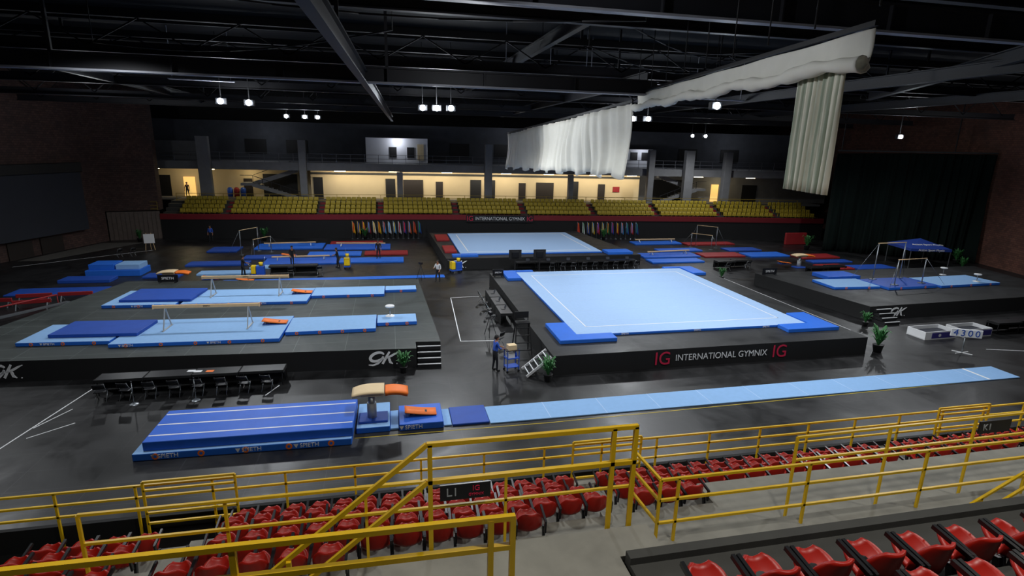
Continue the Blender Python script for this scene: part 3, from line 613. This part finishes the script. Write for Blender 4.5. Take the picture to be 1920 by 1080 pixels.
p_=mk('canopy',a,mTent,e);text('Action Sport Physio',.3,mWhite,p_,(0,-w-.02,1.87));text('Action Sport Physio',.36,mWhite,p_,(0,-1.2,2.3),(R(22),0,0))
for sx in (-1,1):
    for sy in (-1,1): mk('leg',G().bar((sx*w*.97,sy*w*.97,0),(sx*w*.97,sy*w*.97,1.95),.05),mMetal,e)
for k,(x,y,r) in enumerate(((-23.2,41.2,5),(-20.9,41.4,3),(-22.5,39.6,10),(-24.9,40.2,0))):
    e=thing('folding_barrier','low red gymnastics barrier bench with metal frame','barrier',(x,y,0),R(r),'red barriers')
    mk('panel',G().box(-1,1,-.05,.05,.35,.6),mRed,e,bevel=.02);mk('leg',G().bar((-.8,-.25,0),(-.8,0,.4),.05).bar((-.8,.25,0),(-.8,0,.4),.05),mMetal,e);mk('leg',G().bar((.8,-.25,0),(.8,0,.4),.05).bar((.8,.25,0),(.8,0,.4),.05),mMetal,e)
for y0,y1,x0,x1 in ((36,39.5,-22.6,-20.4),(32.6,35.0,-23.9,-23.0)):
    mk('long_bench',G().bar((x0,y0,.42),(x1,y1,.42),.35,.08).bar((x0+.1,y0+.3,0),(x0+.1,y0+.3,.4),.08).bar((x1-.1,y1-.3,0),(x1-.1,y1-.3,.4),.08),mMetal,label='long pale metal bench beside beam platform',cat='bench')
    mk('barrier_tube',G().cyl((x0-.6,y0,.9),(x1-.6,y1,.9),.05).cyl((x0-.6,y0,0),(x0-.6,y0,.9),.03).cyl((x1-.6,y1,0),(x1-.6,y1,.9),.03),mRed,label='red tubular barrier rail beside platform',cat='barrier')
fc=['#d8302a','#e8e8ea','#2a50b0','#e8c020','#2a8a48','#a01828','#4aa0e0','#d86020']
fms=[M('flag_cloth_%s'%c[1:],c,.8) for c in fc]
for x0,x1,n in ((-4.4,3.0,14),(21.8,29.0,13)):
    for k in range(n):
        x=x0+(x1-x0)*k/(n-1);m1,m2=random.sample(fms,2)
        e=thing('flag','coloured national flag hanging from pole by skirt','flag',(x,yf(x)-.6,0),random.uniform(-.2,.2),'row of national flags')
        mk('pole',G().cyl((0,0,.03),(0,0,2.05),.02,n=6).rev([(0,.03),(.12,.03),(.14,0)],n=8),mMetal,e)
        p_=mk('cloth',G().shell(lambda u,v:(.02+(.2+.16*v)*u,.05*math.sin(9*u+2*v),2.0-1.25*v-.25*u),8,5,.01),m1,e)
        mk('cloth_band',G().shell(lambda u,v:(.09+(.08+.06*v)*u,-.04+.05*math.sin(3+4*u+2*v),1.93-1.2*v-.09*u),4,4,.03),m2,p_)
xb=12.6;e=thing('event_banner','black banner with white event lettering on fascia','banner',(xb,yf(xb)-.1,1.85),math.atan2(-3.2,32.8))
p_=mk('panel',G().box(-4.0,4.0,-.03,.03,0,.85),mBlack,e);text('INTERNATIONAL GYMNIX',.56,mWhite,p_,(0,-.04,.42),sx=.88);text('IG',.8,mMag,p_,(-3.55,-.04,.42));text('IG',.8,mMag,p_,(3.55,-.04,.42))
e=thing('display_easel','white board on easel beside dark wall','easel',(-23.2,60.0,0),.2)
mk('board',G().box(-.45,.45,-.03,.03,.7,1.6),mWhite,e);mk('leg',G().bar((-.4,0,0),(-.2,0,1.7),.04),mWood,e);mk('leg',G().bar((.4,0,0),(.2,0,1.7),.04),mWood,e);mk('leg',G().bar((0,.5,0),(0,.05,1.6),.04),mWood,e)
for k,c in enumerate((mBluP,mRed,mBluP)): mk('recycling_bin',G().rev([(0,0),(.3,0),(.34,1.0),(.2,1.2),(0,1.25)],n=14),c,loc=(-19.3+.75*k,yf(-19)+8.2,3.75),label=('red' if c==mRed else 'blue')+' domed recycling bin on concourse',cat='bin',group='concourse bins')
# ------------------------------------------------------------ left wall screen, curtains
ws=math.atan2(11.6,3.7)
e=thing('projection_screen','large dark projection screen mounted along brick wall','screen',(-31.95,56.2,1.7),ws)
mk('screen_surface',G().box(-8,7.3,-.12,.0,0,5.6),mDull,e);mk('screen_housing',G().box(-8.2,7.4,-.3,.1,5.6,6.5),mBlack,e,bevel=.05)
def curtain(name,p0,p1,zt0,zb0,zt1,zb1,folds,amp,mat,label,th=.03,seams=False,scal=0,nv=10,irr=0.):
    p0=Vector(p0);p1=Vector(p1);d=(p1-p0);n=Vector((-d.y,d.x)).normalized()
    def f(u,v):
        uu=u+irr*.02*math.sin(9*u+1)+irr*.008*math.sin(31*u)
        w=amp*math.sin(uu*folds*6.283+.6*math.sin(5*uu*folds))*(.55+.45*v)+amp*.35*math.sin(uu*folds*14+2*v)+irr*.12*math.sin(v*4+u*13)
        p=p0+d*u+n*w;zt=zt0+(zt1-zt0)*u;zb=zb0+(zb1-zb0)*u+scal*(abs(math.sin(u*folds*1.3))-.5)
        return (p.x,p.y,zt+(zb-zt)*v)
    return mk(name,G().shell(f,max(40,folds*10),nv,th),mat,label=label,cat='curtain')
curtain('divider_curtain',(10.7,52),(11.45,26.2),11.75,8.7,12.85,9.35,20,.16,mCurt,'off-white divider curtain with fine folds hanging from truss',scal=.3,irr=1.)
curtain('divider_curtain',(9.33,12.05),(9.08,10.35),12.45,9.92,12.4,9.9,9,.05,mCurt2,'pleated cream and pale green striped curtain hanging down')
def roll(u,v):
    y=26.1-16.6*u;x=11.65-2.8*u;zt=13.25-.22*u
    if v<.55:
        t=v/.55;return (x+.05*math.sin(u*70+3*t)*t+.04*math.sin(u*31),y,zt-.58*t-.05*t*math.sin(u*26))
    t=(v-.55)/.45;a2=t*7.5;r=(.17+.03*math.sin(u*45)+.02*math.sin(u*113))*(1-.45*t);return (x-.17+r*math.cos(a2),y,zt-.58-r*math.sin(a2)-.05*math.sin(u*26))
mk('rolled_curtain',G().shell(roll,160,28,.02),mCurt,label='long off-white curtain rolled up beneath track',cat='curtain')
curtain('side_curtain',(47.7,53.6),(53,49.5),10.7,.02,10.9,.02,7,.28,mCurtG,'floor-length dark green curtain along side wall',irr=2)
curtain('side_curtain',(53.05,49.5),(58.8,45.3),10.9,.02,10.9,.02,8,.28,mCurtG,'floor-length dark green curtain along side wall',irr=2)
mk('curtain_track',G().bar((10.7,52,11.85),(11.45,26.2,12.95),.08,.12).bar((11.65,26.1,13.34),(8.85,9.5,13.12),.08,.1),mDark,label='dark steel track carrying divider curtains',cat='curtain track')
mk('curtain_track',G().bar((47.7,53.6,11.0),(58.8,45.3,11.05),.1,.15).bar((48,53.4,11),(48,53.4,17),.08).bar((56,47.4,11),(56,47.4,17),.08),mDark,label='dark steel track carrying green curtains',cat='curtain track')
for k in range(9):
    t=k/8;x=11.65-2.8*t;y=26.1-16.6*t;mk('hanger_rod',G().cyl((x,y,13.4),(x,y,17),.02,n=6),mDark,label='thin steel hanger rod above curtain track',cat='hanger rod',group='curtain hanger rods')
# ------------------------------------------------------------ roof structure
def truss(y,x0,x1,zb,zt,label,w=.3,step=2.4,plate=False):
    e=thing('roof_truss',label,'roof truss',((x0+x1)/2,y,zb));L2=(x1-x0)/2;h=zt-zb
    if plate:
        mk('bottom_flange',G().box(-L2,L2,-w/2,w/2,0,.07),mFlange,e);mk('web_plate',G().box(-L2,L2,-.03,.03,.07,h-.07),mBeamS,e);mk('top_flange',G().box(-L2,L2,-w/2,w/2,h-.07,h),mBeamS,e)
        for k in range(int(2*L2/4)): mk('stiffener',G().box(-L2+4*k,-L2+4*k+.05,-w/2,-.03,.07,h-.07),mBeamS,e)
    else:
        mk('bottom_chord',G().box(-L2,L2,-w/2,w/2,0,.06).box(-L2,L2,-.03,.03,.06,.5),mBeamS,e)
        mk('top_chord',G().box(-L2,L2,-w/2,w/2,h-.3,h),mWeb,e)
        a=G();n=int(2*L2/step)
        for k in range(n):
            xa=-L2+k*step;a.bar((xa,0,.3),(xa+step/2,0,h-.3),.06);a.bar((xa+step/2,0,h-.3),(xa+step,0,.3),.06)
        mk('web',a,mWeb,e)
    for x in (-L2*.6,0,L2*.5): mk('hanger',G().bar((x,0,h),(x,0,17-zb),.12),mBeamS,e)
    return e
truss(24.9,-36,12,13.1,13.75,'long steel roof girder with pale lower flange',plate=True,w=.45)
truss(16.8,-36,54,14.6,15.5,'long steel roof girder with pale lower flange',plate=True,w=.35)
for y,zb in ((12.4,14.4),(20.5,15.0),(30,14.4),(35.5,14.8),(41,13.9),(51,13.7),(59,13.6)): truss(y,-34,54,zb,16.2,'long dark steel roof truss under deck',w=.26,step=random.uniform(3.5,5))
BM=[((-1.35,10.0),(.4,66),13.05,.26),((-16,8),(-17,66),14.0,.3),((12.5,27),(12.8,66),13.9,.3),((24,6),(24.5,66),14.0,.3),((36,10),(36,62),14.0,.3),((8,4),(7,60),15.4,.3),((18,8),(32,34),14.3,.3)]
for (xa,ya),(xb_,yb),zb,bw in BM:
    e=G().bar((xa,ya,zb),(xb_,yb,zb),bw,.05).bar((xa,ya,zb+.25),(xb_,yb,zb+.25),.05,.45).bar((xa,ya,zb+.5),(xb_,yb,zb+.5),bw,.05)
    for t in (.1,.9): x=xa+(xb_-xa)*t;y=ya+(yb-ya)*t;e.bar((x,y,zb+.5),(x,y,17),.1)
    mk('roof_beam',e,mBeamS,label='dark steel I-beam running beneath roof deck',cat='roof beam')
for k in range(9):
    y=8+6.5*k;mk('roof_joist',G().box(-34,53,y-.08,y+.08,16.4,16.5).box(-34,53,y-.03,y+.03,16.5,17),mWeb,label='thin steel joist against roof deck',cat='roof joist',group='roof joists')
for k in range(9):
    xa=random.uniform(-25,40);ya=random.uniform(14,45);g=G();L=random.uniform(8,22);an=random.choice([0,1.57,.6,-.5])+random.uniform(-.1,.1);z=random.uniform(14.4,16)
    pts=[(xa+L*t/8*math.cos(an),ya+L*t/8*math.sin(an),z-.5*math.sin(3.14*t/8)) for t in range(9)]
    for p,q in zip(pts,pts[1:]): g.cyl(p,q,.03,n=6)
    g.cyl(pts[0],(pts[0][0],pts[0][1],17),.02,n=5);g.cyl(pts[-1],(pts[-1][0],pts[-1][1],17),.02,n=5)
    mk('ceiling_cable',g,mDark,label='dark electrical cable slung beneath roof steel',cat='cable',group='roof cables')
for x,y,L in ((-12.5,38,3.5),(6,31,5),(9,33,3),(20,36,4)):
    mk('reflector_panel',G().bar((x,y,14.1),(x+L,y+.3,14.1),.4,.06).bar((x+.2,y,14.1),(x+.2,y,16.98),.04).bar((x+L-.2,y+.3,14.1),(x+L-.2,y+.3,16.98),.04),mFlange,label='pale rectangular reflector panel hung under roof',cat='panel',group='roof reflector panels')
def flood(x,y,z,rot=0):
    e=thing('floodlight','bright white floodlight hanging from roof steel','floodlight',(x,y,z),rot,'arena floodlights')
    h_=mk('housing',G().box(-.3,.3,-.12,.2,-.18,.2),mDark,e,bevel=.03)
    mk('lamp_lens',G().cyl((0,-.16,0),(0,-.11,0),.17,n=20),mLamp,h_);mk('bracket',G().bar((0,.05,.2),(0,.05,17-z),.05),mDark,e)
FL=[(-10.1,39.2),(-8.6,39.8),(-9.7,60),(-8.0,60),(-6.8,60),(2.2,38.5),(3.1,38.3),(4.0,38),(18.0,41),(19.0,40.5),(36,64),(37.5,63.6),(16.7,27.6),(18.3,44.5),(44.0,42.6)]
FZ=[13.0]*8+[12.9,12.9,12.35,12.35,13.0,12.2,12.25]
for (x,y),z in zip(FL,FZ): flood(x,y,z)
PW=3050;cw=(.94,.97,1.0)
for x,y,z,p in ((-9.4,39,12.7,PW),(-8,58,12.7,PW*.8),(3.1,37.8,12.7,PW),(18.5,40,12.6,PW),(36,60,12.2,PW*.8),(16.7,27.2,12.7,PW),(44,42,12,PW*.7),(28,49,12,PW*.5),
    (-10,22,14,PW*.9),(3,20,14,PW*.8),(20,17,14.5,PW*1.2),(34,27,13.5,PW),(-24,35,13.5,PW*.5),(10,55,12.8,PW*.7)):
    lamp('SPOT',(x,y,z),p,cw,.25,spot=158)
for x,y,z,p in ((-9.4,38.6,12.9,200),(3.1,37.6,12.9,450),(18.5,40,12.8,250),(44,42,12.1,200),(-8,59,12.8,150),(-22,50,11.5,420),(50,36,11.5,220),(3,20,12.6,200)): lamp('POINT',(x,y,z),p,cw,.3)  # added fill points brightening curtain and brick walls; side wall ones have no fixture
lamp('SPOT',(3.4,37.5,12.8),1900,cw,.2,spot=85,aim=(11,36,10.6));lamp('SPOT',(3.0,26.0,13.0),900,cw,.2,spot=70,aim=(11.2,29,10.8));lamp('SPOT',(-1,13,14.6),1300,cw,.2,spot=75,aim=(9.6,14.5,12.2))  # added spots aimed at the pale curtains to brighten them
for x,y,z,p in ((-4,4,14.5,900),(5,2.5,14.5,1100),(14,4,14.5,1000)): lamp('SPOT',(x,y,z),p,(1,.97,.9),.3,spot=150)
# ------------------------------------------------------------ near stand
def RY(i): return 11.1-.8*i
def RZ(i): return 2.6+.40*i
g=G()
for r in range(6):
    y1=11.9 if r==0 else RY(r)+.42;z=RZ(r)
    x1=40 if r<3 else 5.9
    x0=-3.6 if r<2 else -24
    g.box(x0,x1,5.0,y1,z-.40 if r else 0,z,0)
    if 0<r<5:
        for xa in (-4.0,3.75): g.box(max(xa,x0),xa+.7,y1,y1+.4,z-.4,z-.2,0)
g.box(5.9,40,5.0,8.95,3.3,4.2,0);g.box(3.6,40,6.45,6.95,4.2,4.85,0)
mk('concrete_terrace',g,mConc,label='stepped worn concrete terrace carrying red seats',cat='terrace')
mk('terrace_recess_floor',G().box(-24,-3.6,9.9,11.9,0,2.2),mSkirt,label='black recessed walkway floor behind front railing',cat='floor area')
mk('stand_front_panel',G().box(-24,40,11.9,12.0,0,2.75),mSkirt,label='black panel facing the seating terrace',cat='panel')
g=G().box(2.25,40,-3,4.5,0,6.7,0).box(2.25,40,4.38,4.5,6.7,6.78,0)
for r in range(1,5): g.box(2.25,40,-3,4.1-.8*r,6.7,6.7+.4*r,0)
mk('upper_terrace',g,mConcD,label='dark concrete upper terrace above walkway',cat='terrace')
mk('stair_landing',G().box(-.2,2.7,4.52,4.95,6.45,6.7).box(-.2,2.2,-2,4.52,0,6.7),mConc,label='worn concrete stair landing beside yellow rails',cat='landing')
g=G()
for k in range(8): g.box(-.22-.26*(k+1),-.22-.26*k,4.4,4.95,0,6.7-.22*(k+1))
mk('terrace_steps',g,mConc,label='concrete steps descending under yellow handrail',cat='steps')
def rail(label,pts,h=None,bars_=(0,.5),posts=(),w=.04,base=1.05):
    o=Vector(pts[0]);O=Vector((o.x,o.y,o.z-base));e=thing('yellow_railing',label,'railing',O)
    for dz in bars_:
        a=G()
        for p,q in zip(pts,pts[1:]): a.bar(Vector(p)-O-Vector((0,0,dz)),Vector(q)-O-Vector((0,0,dz)),w,w)
        mk('rail',a,mYel,e)
    for x,y,zt,zb in posts: mk('post',G().bar(Vector((x,y,zb))-O,Vector((x,y,zt))-O,w),mYel,e)
    return e
xs=[-22+1.5*k for k in range(41)]
rail('long yellow guard railing along front of lower terrace',[(-22,11.8,3.6),(38,11.8,3.6)],bars_=(0,.28,.56),posts=[(x,11.8,3.6,2.6 if x>-3.6 else 2.2) for x in xs],w=.045)
for xg in (-5.3,15.2,4.2):
    w=1.8;rail('yellow raised gate frame on front guard railing',[(xg,11.68,3.75),(xg+w,11.68,3.75)],bars_=(0,.2,.75,1.0),posts=[(xg,11.68,3.75,2.6 if xg>-3 else 2.2),(xg+w,11.68,3.75,2.6 if xg>-3 else 2.2)],w=.045)
rail('yellow railing behind lower rows of red seats',[(-4.2,7.45,5.9),(.7,7.4,5.9),(3.75,7.4,5.9)],bars_=(0,.45),posts=[(-4.2,7.45,5.9,4.2),(-2.4,7.45,5.9,4.2),(-.5,7.45,5.9,4.2),(1.6,7.4,5.9,4.2)])
rail('yellow railing along far edge of concrete walkway',[(6.9,7.6,5.9),(22,7.8,5.9)],bars_=(0,.45),posts=[(6.9+2*k,7.6+.026*k,5.9,4.2) for k in range(8)])
rail('yellow walkway railing turning a corner',[(3.8,7.6,5.95),(3.85,6.75,5.95),(20,6.75,5.95)],bars_=(0,.35,.75),posts=[(3.8,7.6,5.95,4.2)]+[(3.85+.0,6.75,5.95,4.85),(4.15,6.75,5.95,4.85)]+[(4.15+2.3*k,6.75,5.95,4.85) for k in range(1,7)])
rail('short sloping yellow handrail beside upper terrace',[(9.3,6.3,5.15),(11.1,6.3,6.05)],bars_=(0,.35),posts=[(9.5,6.3,5.25,4.2),(10.9,6.3,5.95,4.2)])
rail('yellow landing railing with sloping stair handrail',[(-2.0,5.05,6.02),(.27,5.0,7.9),(2.52,5.0,7.9)],bars_=(0,.42),posts=[(.3,5.0,7.9,6.45),(2.25,5.0,7.9,6.5),(2.5,5.0,7.9,6.5),(-1.1,5.0,6.75,5.2)],w=.045)
rail('thick yellow guard railing at edge of upper terrace',[(-6,4.25,7.62),(1.0,4.2,7.57)],bars_=(0,.3),posts=[(-1.35,4.23,7.6,6.6),(.98,4.2,7.57,6.7),(.78,4.2,7.57,6.7),(-4.4,4.23,7.6,6.6)],w=.05)
mk('upper_terrace_edge',G().box(-24,-2.6,-3,4.3,0,6.6),mConcD,label='dark concrete edge of upper terrace',cat='terrace')
S=thing('tip_up_seat','red plastic tip-up stadium seat with black arms','seat',(0,-90,0),0,'red stadium seats')
def rnd(v): return math.sqrt(max(0,1-(max(0,v-.35)/.65)**2*.82))
mk('backrest',G().shell(lambda u,v:(.215*(2*u-1)*rnd(v),-.17-.08*v+.10*(2*u-1)**2*rnd(v),.36+.36*v),12,10,.03),mRedS,S)
mk('seat',G().shell(lambda u,v:(.20*(2*u-1)*rnd(v),-.08+.28*v,.36+.14*v-.05*math.sin(3.14*v)*(1-(2*u-1)**2)+.03*(2*u-1)**2),10,8,.035),mRedS,S)
for sx in (-1,1):
    mk('bracket',G().bar((sx*.245,-.2,.0),(sx*.245,-.12,.4),.04,.06).bar((sx*.245,-.24,.36),(sx*.245,-.27,.60),.03,.05).bar((sx*.245,-.27,.58),(sx*.245,.1,.63),.035,.045),mBlackP,S)
mk('seat_underside',G().shell(lambda u,v:(.17*(2*u-1)*rnd(v),-.07+.25*v,.335+.12*v),6,5,.02),mBlackP,S)
kids(S)
def seatrow(y,z,x0,x1,sp=.53,skip=()):
    n=int((x1-x0)/sp)
    for k in range(n+1):
        x=x0+sp*k
        if any(a<x<b for a,b in skip): continue
        put(S,(x,y,z),R(random.uniform(-2,2)))
seatrow(RY(0),RZ(0),-3.2,18,.5,skip=[(3.8,4.4),(12.4,13.1)])
seatrow(RY(1),RZ(1),-3.2,16.5,.5,skip=[(3.75,4.35),(11.8,12.5)])
seatrow(RY(2),RZ(2),-5.9,15,.5,skip=[(-4.1,-3.2),(3.7,4.3),(11.2,11.9)])
seatrow(RY(3),RZ(3),-5.9,5.7,.5,skip=[(-4.1,-3.2),(3.6,4.25)])
seatrow(RY(4),RZ(4),-5.9,2.4,.5,skip=[(-4.1,-3.2)])
seatrow(RY(5),RZ(5),-5.5,-.9,.5,skip=[(-3.9,-3.1)])
seatrow(3.55,6.7,2.6,8.5,.54);seatrow(2.75,7.1,3.4,7.0,.54);seatrow(1.95,7.5,3.3,5.2,.54)
for x,y,z,t in ((.96,7.3,5.62,'L1'),(11.4,7.66,5.55,'K1')):
    e=thing('section_sign','black section sign with white lettering on railing','sign',(x,y,z),0,'section signs')
    p_=mk('panel',G().box(-.38,.38,-.015,.015,0,.26),mBlackP,e);text(t,.19,mLegG,p_,(-.2,-.02,.13))
    if t=='L1': text('IG',.12,mMag,p_,(.16,-.02,.17));text('GYMNIX',.06,mMag,p_,(.16,-.02,.07))
# ------------------------------------------------------------ people
def person(loc,rot,label,shirt,arms,lean=0.,stride=.12,h=1.0):
    J=[];E=[];Rr=[];T_=[]
    def a(p,r,par,t):
        J.append(Vector(p));Rr.append(r);T_.append(t)
        if par is not None: E.append((par,len(J)-1))
        return len(J)-1
    L=lean
    pel=a((0,0,.95),.13,None,'t');sp_=a((0,L*.3,1.13),.12,pel,'s');ch=a((0,L*.7,1.34),.145,sp_,'s');nk=a((0,L+.01,1.49),.055,ch,'k');hb=a((0,L+.03,1.58),.075,nk,'k');hd=a((0,L+.035,1.66),.088,hb,'k');a((0,L+.03,1.73),.06,hd,'k');a((0,L+.125,1.625),.014,hd,'k')
    for s,(el,wr) in zip((-1,1),arms):
        sh=a((s*.185,L*.8,1.42),.062,ch,'s');e1=a((s*el[0],el[1],el[2]),.045,sh,'s');w1=a((s*wr[0],wr[1],wr[2]),.028,e1,'k')
        d=(J[w1]-J[e1]).normalized();pm=a(J[w1]+d*.07,.032,w1,'k');side=d.cross(Vector((0,0,1)));
        if side.length<.2: side=Vector((0,1,0))
        side.normalize();up=side.cross(d)
        for k,l in enumerate((.075,.085,.08,.06)):
            b=J[pm]+d*.03+side*(.022*(k-1.5));i1=a(b+d*l*.5,.009,pm,'k');a(b+d*l-up*.03,.008,i1,'k')
        i1=a(J[w1]+d*.04+side*-.045,.011,w1,'k');a(J[w1]+d*.085+side*-.06,.009,i1,'k')
    for s in (-1,1):
        hp=a((s*.09,0,.88),.1,pel,'t');kn=a((s*.11,s*stride*.6+.03,.5),.065,hp,'t');an=a((s*.12,s*stride,.1),.045,kn,'t');hl=a((s*.12,s*stride,.05),.045,an,'f');a((s*.13,s*stride+.17,.04),.038,hl,'f')
    me=bpy.data.meshes.new('p');me.from_pydata([tuple(j) for j in J],E,[]);ob=bpy.data.objects.new('p',me);COL.objects.link(ob)
    ob.modifiers.new('s','SKIN')
    for i,sv in enumerate(me.skin_vertices[0].data if me.skin_vertices else []): sv.radius=(Rr[i],Rr[i]);sv.use_root=(i==0)
    ss=ob.modifiers.new('u','SUBSURF');ss.levels=2;ss.render_levels=2
    dg=bpy.context.evaluated_depsgraph_get();dg.update();m2=bpy.data.meshes.new_from_object(ob.evaluated_get(dg));bpy.data.objects.remove(ob)
    m2.materials.clear()
    for m in (shirt,mTr,mSkin,mShoe): m2.materials.append(m)
    idx={'s':0,'t':1,'k':2,'f':3}
    segs=[(J[p],J[q],T_[p],T_[q]) for p,q in E]
    for f in m2.polygons:
        c=f.center;best=9;t='s'
        for p,q,tp,tq in segs:
            d=q-p;u=max(0,min(1,(c-p).dot(d)/max(1e-9,d.length_squared)));ds=(c-(p+d*u)).length
            if ds<best: best=ds;t=tq if u>.5 else tp
        f.material_index=idx[t];f.use_smooth=True
    zm=min(v.co.z for v in m2.vertices)
    b=bpy.data.objects.new('person',m2);COL.objects.link(b);b.location=(loc[0],loc[1],loc[2]-zm*h);b.rotation_euler[2]=rot;b.scale=(h,h,h)
    meta(b,label,'person')
    y=L+.035
    def hf(u,v):
        th_=u*R(100);ph=v*2*math.pi
        return (.1*math.sin(th_)*math.cos(ph),y-.025+.108*math.sin(th_)*math.sin(ph),1.675+.115*math.cos(th_)+.05*(math.sin(ph) if u>.6 else 0)*(u-.6)*2)
    mk('hair',G().shell(hf,8,16,.012),mHair,b)
    for s in (-1,1): mk('eye',G().rev([(0,-.012),(.012,0),(0,.012)],(s*.032,y+.083,1.655),8),mBlack,b);mk('ear',G().rev([(0,-.03),(.014,0),(0,.03)],(s*.092,y,1.64),8),mSkin,b)
    return b
HG=[((.25,.0,1.14),(.25,.08,.88)),((.25,.0,1.14),(.25,.08,.88))];FW=[((.24,.14,1.17),(.17,.36,1.12)),((.24,.14,1.17),(.17,.36,1.12))]
person((4.75,25.15,0),R(-80),'person in blue shirt and dark trousers holding cart',mShB,FW,.06,.06,1.04)
person((3.5,43.8,0),R(150),'person in pale shirt standing with arms forward',mShW,[((.26,.0,1.15),(.24,.2,.98)),((.24,.12,1.17),(.17,.38,1.2))],.0,.1)
person((-4.7,50.0,0),R(90),'person in black clothes beside yellow cleaning cart',mShK,FW,.1,.1)
person((-8.6,50.6,.16),R(200),'person in black clothes leaning over blue mat',mShK,[((.24,.2,1.1),(.2,.4,.9)),((.24,.2,1.1),(.2,.4,.9))],.25,.15)
person((-1.3,53.0,.16),R(170),'person in dark clothes standing by distant mats',mShK,HG,.0,.1)
person((-24.3,yf(-24)+8.5,3.75),R(180),'person in dark clothes at lit doorway',mShK,HG,.0,.1)
person((-19.0,64.6,0),R(170),'person in blue shirt near black skirt',mShB,HG,.0,.1)
person((-11.8,47.2,0),R(-60),'person in dark clothes beside cleaning cart',mShK,FW,.05,.1)
# ------------------------------------------------------------ world
w=bpy.data.worlds.new('world');sc.world=w;w.use_nodes=True
w.node_tree.nodes['Background'].inputs[0].default_value=(.6,.68,1,1);w.node_tree.nodes['Background'].inputs[1].default_value=.025
sc.view_settings.view_transform='Standard'
